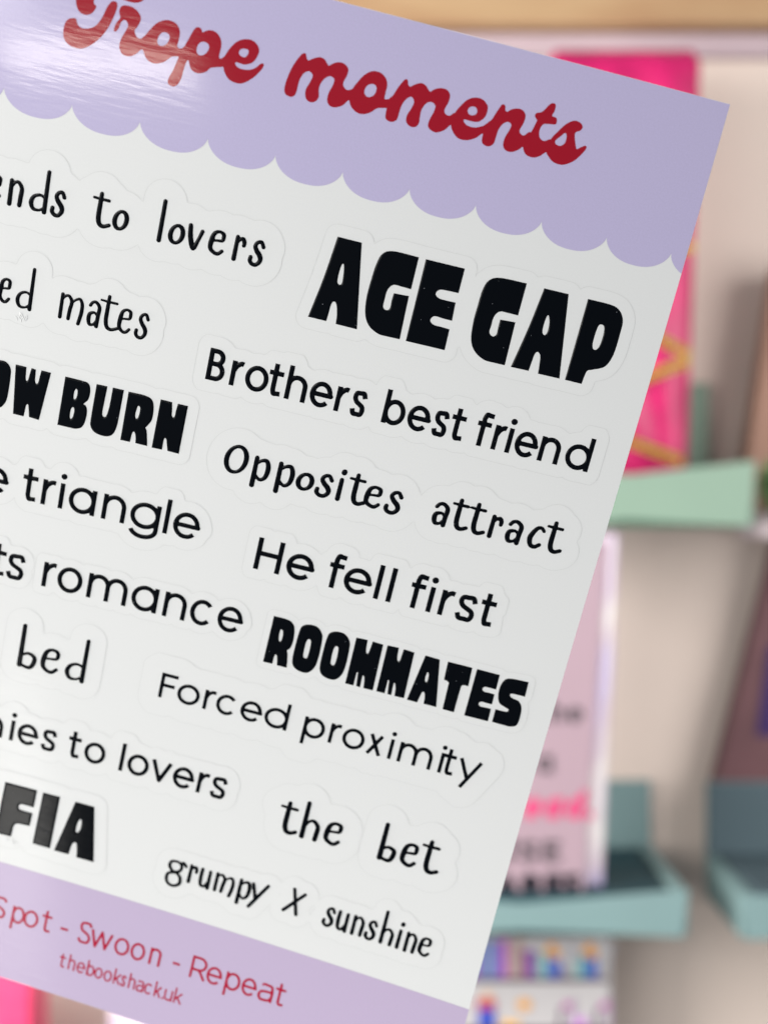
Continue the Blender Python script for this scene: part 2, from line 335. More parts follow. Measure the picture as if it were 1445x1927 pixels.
SHAPES = {
 'age gap': [
  ['-63.72,39.69c -59.16,39.71c -56.42,55.65c -60.52,55.61c -60.7,53.76 -61.19,52 -61.76,51.53 -62.16,52.24 -62.26,53.91 -62.38,55.5c -65.89,55.51c -64.6,47.56', '-61.53,44.32 -61.21,45.72 -61.07,47.77 -61.48,48.24 -61.96,47.75 -62,45.91 -61.84,44.58'],
  ['-48.29,39.81c -48.29,45.9c -50.02,45.86 -51.65,45.89 -52.53,47.08 -52.64,48.97 -52.59,50.36 -51.83,50.79 -51.3,50.28 -51.31,48.65 -51.24,47.37c -48.38,47.23c -48.15,55.56c -50.49,55.61 -52.4,55.51 -54.46,54.36 -55.6,52.28 -56.02,49.09 -55.9,45.58 -55.64,42.75 -54.96,40.75 -53.09,39.84'],
  ['-46.94,39.85c -39.51,39.84c -39.53,44.52c -41.48,44.57 -43.07,44.73 -43.65,45.61 -42.92,46.27 -41.49,46.39 -39.62,46.36c -39.44,49.83c -41.09,49.81 -42.89,49.78 -43.41,50.71 -42.59,51.36 -40.92,51.42 -39.49,51.5c -39.41,55.56c -46.96,55.6c'],
  ['-27.63,39.78c -27.66,45.94c -29.4,45.94 -31.16,46.04 -31.98,47.22 -32.06,48.89 -32.06,50.3 -31.3,50.87 -30.68,50.35 -30.71,48.8 -30.69,47.47c -27.81,47.29c -27.66,55.66c -29.89,55.68 -31.82,55.57 -33.88,54.4 -35.05,52.45 -35.5,49.25 -35.47,45.73 -35.31,42.75 -34.59,40.86 -32.64,39.93'],
  ['-24.22,39.89c -19.52,39.87c -16.92,55.69c -21.11,55.74c -21.33,53.88 -21.63,52.28 -22.26,51.72 -22.71,52.31 -22.87,54.01 -23,55.63c -26.46,55.7c -25.16,47.68', '-22.08,44.59 -21.58,45.88 -21.48,47.64 -21.85,48.35 -22.41,47.87 -22.51,46.1 -22.35,44.8'],
  ['-15.74,39.89c -11.23,39.93 -9.38,40.6 -8.29,42.21 -8.1,44.52 -8.2,48.8 -9.13,51.41 -11.2,52.53 -12.17,53 -12.43,54.12 -12.56,55.69c -15.83,55.66c', '-12.29,44.02 -11.47,44.06 -11.13,45.25 -11.17,47.62 -11.59,48.67 -12.29,48.69 -12.63,47.5 -12.59,45.13'],
 ],
 'slow burn': [
  ['-122.34,78.28 -121.01,78.33 -120,79.33 -119.78,81.09 -119.87,85.06 -120.25,86.69 -121.15,87.85 -122.44,88.25 -123.84,87.78 -124.55,86.27 -124.58,83.53 -124.42,80.46 -123.74,78.78', '-122.46,80.87 -122.12,81.23 -122.05,83.49 -122.3,85.23 -122.73,85.19 -122.91,83.71 -122.84,81.87'],
  ['-119.1,78.35c -116.97,78.32c -116.87,79.74 -116.79,80.77 -116.51,81.1 -116.28,80.64 -116.13,79.55 -115.94,78.3c -115.08,78.38c -115.01,79.56 -114.91,80.75 -114.56,81.17 -114.26,80.73 -114.15,79.65 -113.98,78.25c -112.08,78.27c -113.14,88.33c -115.15,88.21c -115.37,86.97 -115.57,85.94 -115.81,85.67 -116.03,86.06 -116.12,87.16 -116.23,88.36c -118.35,88.36c'],
  ['-109.23,78.3c -105.92,78.3 -104.56,78.55 -104.02,79.78 -104.1,81.61 -104.69,82.53 -105.06,82.84c -104.36,83.21 -104.01,84.34 -104.11,86.36 -104.66,87.68 -105.76,88.24 -107.09,88.31 -109.38,88.35c', '-106.73,80.16 -106.44,80.7 -106.47,81.92 -106.84,82.41 -107.06,81.92 -107.03,80.7', '-106.84,84 -106.52,84.53 -106.61,85.93 -107,86.5 -107.23,85.94 -107.2,84.55'],
  ['-103,78.25c -100.86,78.21c -100.98,81.42 -101.05,83.58 -100.78,84.36 -100.29,84.3 -100.03,83.47 -99.85,81.44 -99.79,78.15c -97.6,78.13c -97.68,83.02 -97.82,85.81 -98.43,87.61 -99.81,88.28 -101.77,88.07 -102.89,86.97 -103.07,85.02'],
  ['-96.65,78.19c -93.49,78.14 -91.94,78.65 -91.33,80.16 -91.27,82.59 -91.91,83.98 -92.26,84.53c -91.83,85.34 -91.26,88.13c -93.67,88.14c -93.81,86.94 -94.14,86.03 -94.45,85.93 -94.65,86.54 -94.76,88.17c -96.69,88.24c', '-94.4,80.59 -93.92,80.83 -93.87,82.03 -94.06,83 -94.45,83.1 -94.63,82.23'],
  ['-90.27,78.14c -88.01,78.16c -87.71,79.85 -87.61,80.73 -87.25,81.1 -87.02,80.74 -86.98,79.66 -86.84,78.17c -84.85,78.14c -84.9,88.12c -87.19,88.1c -87.53,86.85 -87.8,85.84 -88.11,85.61 -88.28,86.12 -88.29,88.14c -90.36,88.21c'],
  ['-128.98,78.3c -126.98,78.3c -126.98,85.9c -125.08,85.9c -125.08,88.3c -128.98,88.3c'],
  ['-129.72,78.3c -129.64,81.43c -130.9,81.44 -131.96,81.52 -132.15,81.98 -131.59,82.38 -130.44,82.67 -129.71,83.78 -129.48,85.72 -129.66,87.57 -130.6,88.24 -131.86,88.3 -133.86,88.29c -133.88,85.5c -132.68,85.51 -131.87,85.38 -131.74,84.89 -132.33,84.63 -133.47,84.11 -133.99,82.94 -134.18,80.99 -133.77,79.16 -132.66,78.49'],
 ],
 'roommates': [
  ['-59.64,116.79c -56.74,116.83 -55.43,117.48 -54.89,118.73 -54.66,121 -54.89,122.71 -55.51,123.49c -55.13,124.42 -54.7,127.23c -56.79,127.26c -57.04,125.91 -57.29,125.13 -57.58,125.02 -57.75,125.64 -57.77,127.2c -59.73,127.24c', '-57.64,119.27 -57.14,119.59 -56.98,120.72 -57.1,121.78 -57.47,121.88 -57.72,120.92 -57.74,120'],
  ['-52.23,116.69 -50.47,116.8 -49.23,118.09 -48.92,119.86 -48.84,123.11 -49.16,125.56 -50.34,127.12 -52.07,127.23 -53.44,126.54 -53.99,125.04 -54.04,122.23 -53.93,119.16 -53.58,117.43', '-51.62,119.82 -51.16,120.12 -51,121.61 -51.09,123.75 -51.53,124.11 -51.98,123.67 -52.07,121.68 -51.98,120.34'],
  ['-46.48,116.67 -44.73,116.79 -43.48,118.06 -43.16,119.83 -43.06,123.08 -43.37,125.51 -44.53,127.07 -46.26,127.18 -47.64,126.49 -48.19,125 -48.26,122.2 -48.17,119.14 -47.83,117.42', '-45.86,119.8 -45.4,120.09 -45.23,121.58 -45.31,123.71 -45.75,124.07 -46.19,123.63 -46.3,121.65 -46.21,120.32'],
  ['-42.34,116.86c -39.99,116.77c -39.88,118.5 -39.72,119.38 -39.38,119.71 -39.15,119.22 -39.04,118.03 -38.94,116.8c -36.72,116.92c -36.47,127.21c -38.46,127.26c -38.63,125.62 -38.97,124.54 -39.2,124.51 -39.22,125.55 -39.16,127.27c -39.96,127.22c -40.18,125.35 -40.3,124.26 -40.53,124.23 -40.56,125.23 -40.56,127.25c -42.3,127.28c'],
  ['-35.84,116.82c -33.49,116.72c -33.37,118.45 -33.2,119.32 -32.86,119.65 -32.63,119.17 -32.54,117.98 -32.45,116.75c -30.22,116.87c -29.91,127.12c -31.9,127.17c -32.08,125.54 -32.43,124.46 -32.65,124.43 -32.66,125.47 -32.59,127.18c -33.39,127.13c -33.62,125.27 -33.75,124.19 -33.98,124.16 -34,125.15 -33.99,127.16c -35.73,127.19c'],
  ['-27.9,116.87c -24.9,116.97c -23.07,127.17c -25.76,127.2c -25.85,125.96 -26.12,124.87 -26.52,124.66 -26.73,125.18 -27.09,127.25c -29.26,127.26c', '-26.59,120.21 -26.23,120.94 -26.2,122.1 -26.41,122.48 -26.72,122.1 -26.76,121.09'],
  ['-23.19,116.95c -18.12,116.92c -17.92,121.02c -18.78,121.03 -19.23,121.29 -19.33,122.25 -19.35,127.28c -21.74,127.26c -21.89,122.04 -21.94,121.36 -22.45,121.04 -23.03,120.97c'],
  ['-17.13,116.92c -12.4,116.94c -12.32,120.18c -13.61,120.18 -14.67,120.24 -15.03,120.85 -14.5,121.26 -13.56,121.22 -12.38,121.26c -12.31,123.51c -13.38,123.53 -14.59,123.55 -14.96,124.12 -14.41,124.57 -13.35,124.5 -12.26,124.51c -12.19,127.28c -17.16,127.35c'],
  ['-6.41,116.88c -6.32,120.11c -7.82,120.12 -9.09,120.2 -9.31,120.67 -8.64,121.09 -7.27,121.39 -6.4,122.53 -6.13,124.53 -6.35,126.44 -7.47,127.13 -8.97,127.19 -11.35,127.18c -11.37,124.3c -9.94,124.31 -8.98,124.18 -8.82,123.67 -9.53,123.41 -10.88,122.87 -11.5,121.66 -11.73,119.65 -11.24,117.77 -9.92,117.08'],
 ],
 'mafia': [
  ['-108.41,170.44c -101.2,170.34c -101.27,174.6c -102.61,174.58 -104.01,174.62 -104.52,175.17 -104.32,175.89 -103.37,176.04 -101.27,176.01c -101.4,179.25c -103,179.35 -104.38,179.6 -104.86,180.33 -104.95,181.45 -105.01,183.01c -108.65,183.13c'],
  ['-99.82,170.44c -95.98,170.35c -96.03,183.15c -100.02,183.13c'],
  ['-92.48,170.45c -88.21,170.43c -85.95,183.38c -89.89,183.41c -90.14,181.65 -90.49,180.22 -90.92,180.05 -91.33,180.49 -91.55,181.65 -91.74,183.25c -95.06,183.33c', '-90.67,174.25 -90.3,174.7 -90.26,176.43 -90.61,177.41 -91.08,177.48 -91.22,176.73 -91.1,175.17'],
  ['-114.41,170.52c -111.04,170.5c -109.25,183.17c -112.36,183.2c -112.56,181.48 -112.84,180.08 -113.18,179.91 -113.5,180.34 -113.68,181.48 -113.83,183.04c -116.45,183.12c', '-112.98,174.24 -112.69,174.68 -112.66,176.37 -112.93,177.33 -113.3,177.4 -113.42,176.66 -113.32,175.14'],
  ['-125.15,170.61c -121.91,170.5c -121.76,172.59 -121.53,173.65 -121.07,174.05 -120.75,173.46 -120.6,172.02 -120.46,170.54c -117.39,170.68c -117.05,183.12c -119.8,183.18c -120.03,181.19 -120.5,179.89 -120.82,179.85 -120.84,181.11 -120.76,183.19c -121.87,183.13c -122.17,180.87 -122.34,179.55 -122.65,179.51 -122.69,180.72 -122.69,183.16c -125.09,183.2c'],
 ],
 'title': [
  ['-117.33,13.69 -116.73,13.68 -116.38,14.46 -115.61,14.93 -114.52,14.81 -113.26,14.06 -112.38,12.59 -111.74,10.61 -111.22,9.58 -110.59,9.24 -110.04,9.55 -110.06,10.73 -110.75,13.25 -111.69,15.18 -113.07,16.97 -114.95,18.34 -116.89,18.41 -118.17,17.65 -118.64,16.44 -118.54,14.84 -118.1,14.08'],
  ['-117.25,10.62 -116.6,12.16 -115.42,12.66 -114.25,12.2 -113.57,10.92 -114.09,10.39 -114,9.46 -112.62,8.61 -110.73,8.42 -109.03,8.66 -107.1,8.67 -105.84,8.03 -105.24,6.72 -106.19,6.04 -108.91,6.18 -112.42,6.5 -115.55,7.5 -116.96,9'],
  ['-109.49,10.85 -109.37,9.91 -108.62,9.47 -107.24,9.48 -106.07,10.17 -105.58,11.1 -105.92,12.36 -106.32,13.24 -105.74,14.16 -105.03,14.25 -104.19,13.52 -103.7,15.52 -104.72,16.08 -105.29,16.83 -106.41,17.63 -107.81,17.57 -108.56,16.42 -108.39,14.92 -107.81,13.46 -107.61,12.5 -108.22,11.86 -108.84,12.27 -109.18,13.53 -109.63,14.16 -109.96,13.85 -109.73,12.74 -109.16,11.69'],
  ['-104.52,14 -103.7,12.35 -102.57,10.9 -101.05,10.14 -99.5,10.29 -98.55,11.38 -98.46,12.94 -98.54,14.01 -97.8,14.23 -96.83,13.47 -96.21,15.31 -98.37,15.7 -99.28,16.05 -100.35,17.11 -101.9,17.8 -103.37,17.43 -104.28,16.19 -104.72,15.23', '-101.23,12.23 -100.36,12.39 -100.1,13.07 -100.48,14.08 -101.22,14.6 -101.94,14.43 -102.13,13.69 -101.83,12.74'],
  ['-96.13,10.53 -95.54,9.99 -94.89,10.23 -94.7,10.77c -93.59,10.05 -92.34,10.09 -91.34,10.96 -90.96,12.19 -91.03,13.93 -90.56,14.22 -89.86,13.52 -89.8,15.24 -91.09,15.81 -92.13,16.2 -92.81,17.03 -94.1,17.61 -95.27,17.36 -95.84,16.56 -96.19,15.71c -96.47,16.17 -96.68,17.29 -96.89,19.22 -97.37,20.41 -98.13,20.87 -99.03,20.55 -99.06,19.61 -98.51,18 -98.03,16.02 -97.51,14.3 -96.78,12.27', '-94.16,12.17 -93.29,12.35 -93.01,13.08 -93.5,14.13 -94.4,14.56 -95.04,14.1 -95.08,13.18 -94.78,12.53'],
  ['-90.16,14.12 -89.53,12.37 -88.45,10.79 -86.95,9.97 -85.4,10.05 -84.35,11.12 -84.48,12.48 -85.1,13.57 -86.23,14.19 -87.21,14.21 -87.99,14.19 -87.8,14.75 -86.9,15.07 -85.52,14.93 -84.39,14.33 -83.6,13.39 -83.04,13.41 -83.27,14.33 -84.34,15.93 -85.76,17.21 -86.94,17.63 -88.54,17.35 -89.6,16.26 -90.01,15.15', '-87.03,11.64 -86.27,11.64 -86.08,12.2 -86.48,12.97 -87.17,13 -87.73,12.6 -87.6,11.96'],
  ['-76.97,10.27 -76.56,9.86 -76.19,9.91 -75.91,10.54 -75.57,10.94c -74.67,10.3 -73.67,9.86 -72.84,9.99 -72.26,10.51 -71.88,10.96c -71.07,10.28 -70.16,9.87 -69.14,9.95 -68.35,10.61 -68.33,11.76 -68.67,12.9 -68.54,13.64 -67.78,14.13 -66.87,13.72 -66.38,13.21 -66.04,14.68 -67.12,15.72 -67.96,16.89 -69.23,17.55 -70.27,17.45 -70.85,16.62 -70.83,15.36 -70.43,14.01 -70.37,12.93 -71.16,12.56 -72.03,13.14 -72.59,14.24 -72.66,15.32 -72.41,16.42 -72.73,17.27 -73.45,17.68 -74.28,17.55 -74.81,16.81 -74.9,15.67 -74.47,14.41 -74.23,13.2 -74.95,12.64 -75.76,13.09 -76.25,14.07 -76.41,15.17 -76.44,16.43 -76.67,17.26 -77.29,17.64 -78.12,17.51 -78.58,16.95 -78.68,15.81 -78.48,14.42 -78.12,12.8 -77.54,11.32'],
  ['-66.87,13.72 -66.34,12.53 -65.47,11.07 -64.48,10.15 -63.55,9.83 -62.42,9.94 -61.44,10.66 -60.99,11.71 -61.01,12.87 -60.92,14.11 -60.32,14.06 -59.69,13.33 -59.29,14.98 -60.2,15.43 -61.9,15.95 -62.72,16.79 -63.98,17.48 -65.19,17.49 -66.37,16.8 -67.02,15.69 -67.14,14.75', '-63.82,12.11 -63.11,12.13 -62.71,12.71 -62.84,13.7 -63.59,14.37 -64.36,14.27 -64.74,13.59 -64.5,12.66'],
  ['-58.3,10.12 -57.92,9.82 -57.58,10.1 -57.43,10.63 -57.01,10.99c -56.11,10.26 -55.14,9.84 -54.26,10.11 -53.73,10.63 -53.31,10.99c -52.6,10.28 -51.49,9.83 -50.38,9.94 -49.73,10.69 -49.73,11.98 -50.09,13.24 -49.77,13.95 -48.92,14.08 -48.14,13.42 -47.47,14.96 -48.31,15.42 -49.22,16.69 -50.53,17.46 -51.66,17.29 -52.31,16.66 -52.25,15.47 -51.89,14.2 -51.85,13.02 -52.7,12.58 -53.53,13.04 -54.06,14.21 -54.09,15.39 -53.99,16.68 -54.48,17.45 -55.41,17.55 -56.24,16.96 -56.38,15.82 -55.98,14.68 -55.69,13.31 -56.36,12.57 -57.16,13.15 -57.69,14.32 -57.85,15.66 -57.99,17 -58.8,17.58 -59.79,17.43 -60.14,16.74 -60.24,15.2 -60.9,15.62 -61.47,14.33 -60.23,13.9 -59.61,13.1 -59.04,11.54'],
  ['-48.14,13.42 -47.43,11.94 -46.52,10.68 -45.34,10 -44,9.93 -42.84,10.69 -42.57,11.54 -42.71,12.75 -43.42,13.71 -44.29,14.05 -45.51,14.09 -46.27,14.09 -46.15,14.56 -45.28,15 -43.92,14.96 -42.47,14.21 -41.62,13.27 -41.23,14.75 -42.39,15.56 -43.46,16.74 -45.04,17.52 -46.55,17.49 -47.74,16.6 -48.31,15.42', '-45.39,11.58 -44.73,11.6 -44.32,12.15 -44.48,12.79 -45.09,13.07 -45.72,12.96 -46.01,12.46 -45.86,11.9'],
  ['-40.39,10.17 -40,9.87 -39.62,10.16 -39.48,10.78 -39.06,11.02c -38.3,10.31 -37.16,9.95 -36.29,10.13 -35.67,10.9 -35.72,12.22 -36.07,13.49 -35.77,14.08 -35.05,14.22 -34.16,13.42 -33.39,15.22 -34.69,16.06 -35.43,16.9 -36.62,17.59 -37.76,17.47 -38.33,16.68 -38.32,15.36 -37.88,13.93 -37.77,12.98 -38.5,12.64 -39.3,13.23 -39.81,14.4 -39.92,15.75 -40.09,16.98 -40.89,17.62 -41.91,17.42 -42.28,16.72 -42.34,15.55 -42.46,14.26 -41.52,13.11 -40.88,11.39'],
  ['-32.05,8.04 -31.49,7.57 -30.89,7.76 -30.84,8.93 -31.15,9.79c -30.15,9.94 -30,10.95 -31.17,11.24 -32.19,11.54 -32.58,12.64 -32.24,13.87 -31.29,14.31 -30.19,13.77 -29.56,15.08 -30.4,16.03 -31.49,17.14 -32.61,17.6 -33.93,17.34 -34.7,16.2 -34.57,14.44 -33.93,13.23 -33.45,11.14c -34.04,10.5 -33.87,9.93 -32.9,9.43'],
  ['-30.19,13.77 -29.27,12.09 -28.19,10.51 -26.92,9.59 -25.79,9.66 -25.14,10.29 -25.41,11.02 -26.17,11.6 -25.87,12.85 -25.17,14.35c -24.49,13.79 -23.79,13.32 -23.48,13.73 -24.13,15.08 -25.25,16.56 -26.92,17.55 -28.61,17.51 -29.79,16.73 -30.37,15.94', '-27.91,12.02 -27.49,12.72 -27.55,13.79 -28.21,14.43 -29.08,14.3 -29.31,13.74 -28.64,12.86'],
 ],
}

# ------------------------------------------------------------------ letter shapes
# every glyph: list of strokes (points, widths, butt start, butt end), x in 0..w, y up from the baseline, in x-heights
def ell(cx, cy, rx, ry, a0, a1, n=26):
    t = np.radians(np.linspace(a0, a1, n))
    return np.column_stack([cx + rx * np.cos(t), cy + ry * np.sin(t)])

def geo(ch, w, s, mont=False):
    """Even-width geometric letters; s = stroke, w = full width."""
    h = s / 2; o = 0.02
    asc = 1.36 if not mont else 1.42
    cap = 1.28 if not mont else 1.31
    R = []
    def st(p, c0=True, c1=True):
        p = np.array(p, float)
        if ch in 'sS': p[:, 0] = h + (p[:, 0] / w - .05) / .90 * (w - 2*h)
        R.append((p, s, c0, c1))
    ring = lambda: st(ell(w/2, .5, w/2 - h, .5 - h + o, 0, 360, 40), False, False)
    if ch == 'o': ring()
    elif ch == 'e':
        st(ell(w/2, .5, w/2 - h, .5 - h + o, -3, 318, 40), True, True); st([(h, .5), (w - h*.6, .5)], False, False)
    elif ch == 'c': st(ell(w/2, .5, w/2 - h, .5 - h + o, 42, 318, 36))
    elif ch == 'a' and mont:
        st([(w*.12, .84), (w*.28, .93), (w*.5, 1-h), (w*.75, .93), (w-h, .70), (w-h, .3), (w-h, 0)][0:1] + list(crom([(w*.12, .84), (w*.32, .955), (w*.55, 1-h+.01), (w*.82, .90), (w-h, .62)])) + [(w-h, 0)])
        st(crom([(w-h, .57), (w*.5, .565), (w*.2, .50), (h, .30), (w*.2, .08), (w*.45, h-.01), (w*.75, .10), (w-h, .30)]), False, False)
    elif ch == 'a': ring(); st([(w-h, 0), (w-h, 1)])
    elif ch == 'd': ring(); st([(w-h, 0), (w-h, asc)])
    elif ch == 'b': ring(); st([(h, 0), (h, asc)])
    elif ch == 'p': ring(); st([(h, -.40), (h, 1)])
    elif ch == 'g':
        ring(); st(np.vstack([[(w-h, 1), (w-h, .0)], ell(w/2, -.02, w/2 - h, .40 - h, 0, -165, 22)]))
    elif ch in 'nh':
        st([(h, 0), (h, asc if ch == 'h' else 1)])
        rx = w/2 - h
        st(np.vstack([[(h, .5)], ell(w/2, 1 - h + o - min(rx*1.05, .5), rx, min(rx*1.05, .5), 180, 0, 22), [(w-h, 0)]]), False, True)
    elif ch == 'm':
        st([(h, 0), (h, 1)])
        hw = (w - s) / 2; rx = hw / 2
        for k in (0, 1):
            c = h + hw * k + rx
            st(np.vstack([[(c - rx, .5)], ell(c, 1 - h + o - min(rx*1.1, .45), rx, min(rx*1.1, .45), 180, 0, 22), [(c + rx, 0)]]), False, True)
    elif ch == 'u':
        st([(w-h, 0), (w-h, 1)])
        rx = w/2 - h
        st(np.vstack([[(h, 1)], ell(w/2, h - o + rx, rx, rx, 180, 360, 22), [(w-h, .55)]]), True, False)
    elif ch == 'r':
        st([(h, 0), (h, 1)]); st(crom([(h, .58), (h + .10, .80), (h + .26, .93), (w, 1 - h + .01)]), False, True)
    elif ch == 's':
        st(crom([(w*.95, .74), (w*.80, .93), (w*.50, 1-h+o), (w*.20, .90), (w*.13, .72), (w*.28, .575), (w*.55, .49), (w*.82, .40), (w*.90, .25), (w*.78, .085), (w*.48, h-o), (w*.18, .085), (w*.05, .27)], n=6))
    elif ch == 'S':
        c = cap
        st(crom([(w*.93, c*.80), (w*.78, c*.935), (w*.5, c-h), (w*.2, c*.915), (w*.1, c*.75), (w*.24, c*.59), (w*.55, c*.50), (w*.82, c*.40), (w*.92, c*.24), (w*.78, c*.075), (w*.48, h), (w*.2, c*.07), (w*.04, c*.21)], n=6))
    elif ch == 'l': st([(h, 0), (h, asc)])
    elif ch == 'i':
        st([(h, 0), (h, 1)]); R.append((np.array([(h, 1.27 if not mont else 1.36)]), s*1.32, False, False))
    elif ch == '.': R.append((np.array([(h, h*1.1)]), s*1.3, False, False))
    elif ch == '-': st([(0, .5), (w, .5)])
    elif ch == 't':
        x0 = .20 if mont else .21
        st(np.vstack([[(x0, 1.28), (x0, .28)], crom([(x0, .24), (x0+.05, .09), (x0+.16, h+.005), (x0+.30, h+.02)])]))
        st([(x0-.24, 1-h), (x0+.32, 1-h)])
    elif ch == 'f':
        x0 = .22
        st(np.vstack([[(x0, 0), (x0, 1.06)], crom([(x0, 1.12), (x0+.06, 1.29), (x0+.20, 1.37-h), (x0+.34, 1.365-h)])]))
        st([(x0-.22, 1-h), (x0+.32, 1-h)])
    elif ch == 'v': st([(h*.7, 1), (w/2, h*.5)]); st([(w-h*.7, 1), (w/2, h*.5)]); st([(w/2-h*.6, h*.6), (w/2+h*.6, h*.6)])
    elif ch == 'w':
        for a, b2 in (((h*.7, 1), (w*.27, h*.6)), ((w*.27, h*.6), (w*.5, .97)), ((w*.5, .97), (w*.73, h*.6)), ((w*.73, h*.6), (w-h*.7, 1))): st([a, b2], a[1] == 1, b2[1] == 1)
    elif ch == 'x': st([(h*.6, 0), (w-h*.9, 1)]); st([(h*.9, 1), (w-h*.6, 0)])
    elif ch == 'y': st([(h*.7, 1), (w*.5, .05)], True, False); st([(w-h*.7, 1), (w*.28, -.42)])
    elif ch == 'k': st([(h, 0), (h, asc)]); st([(w-h*.5, 1), (h, .33)], True, False); st([(w*.40, .56), (w-h*.4, 0)], False, True)
    elif ch == 'H':
        st([(h, 0), (h, cap)]); st([(w-h, 0), (w-h, cap)]); st([(h, cap*.52), (w-h, cap*.52)], False, False)
    elif ch == 'F': st([(h, 0), (h, cap)]); st([(0, cap-h), (w, cap-h)]); st([(h, cap*.52), (w*.88, cap*.52)], False, True)
    elif ch == 'R':
        st([(h, 0), (h, cap)]); m = cap*.40
        st(np.vstack([[(h, cap-h), (w*.5, cap-h)], ell(w*.5, (cap+m)/2 - h*.5, w*.5-h, (cap-m)/2 - h*.5, 90, -90, 20), [(h, m)]]), False, False)
        st([(w*.55, m), (w-h*.3, 0)], False, True)
    elif ch == 'B':
        st([(h, 0), (h, cap)]); m = cap*.53
        st(np.vstack([[(h, cap-h), (w*.45, cap-h)], ell(w*.45, (cap+m)/2 - h/2, w*.46-h, (cap-m-h)/2, 90, -90, 18), [(h, m)]]), False, False)
        st(np.vstack([[(h, m), (w*.5, m)], ell(w*.5, (m+h)/2, w*.5-h, (m-h)/2, 90, -90, 18), [(h, h)]]), False, False)
    return R

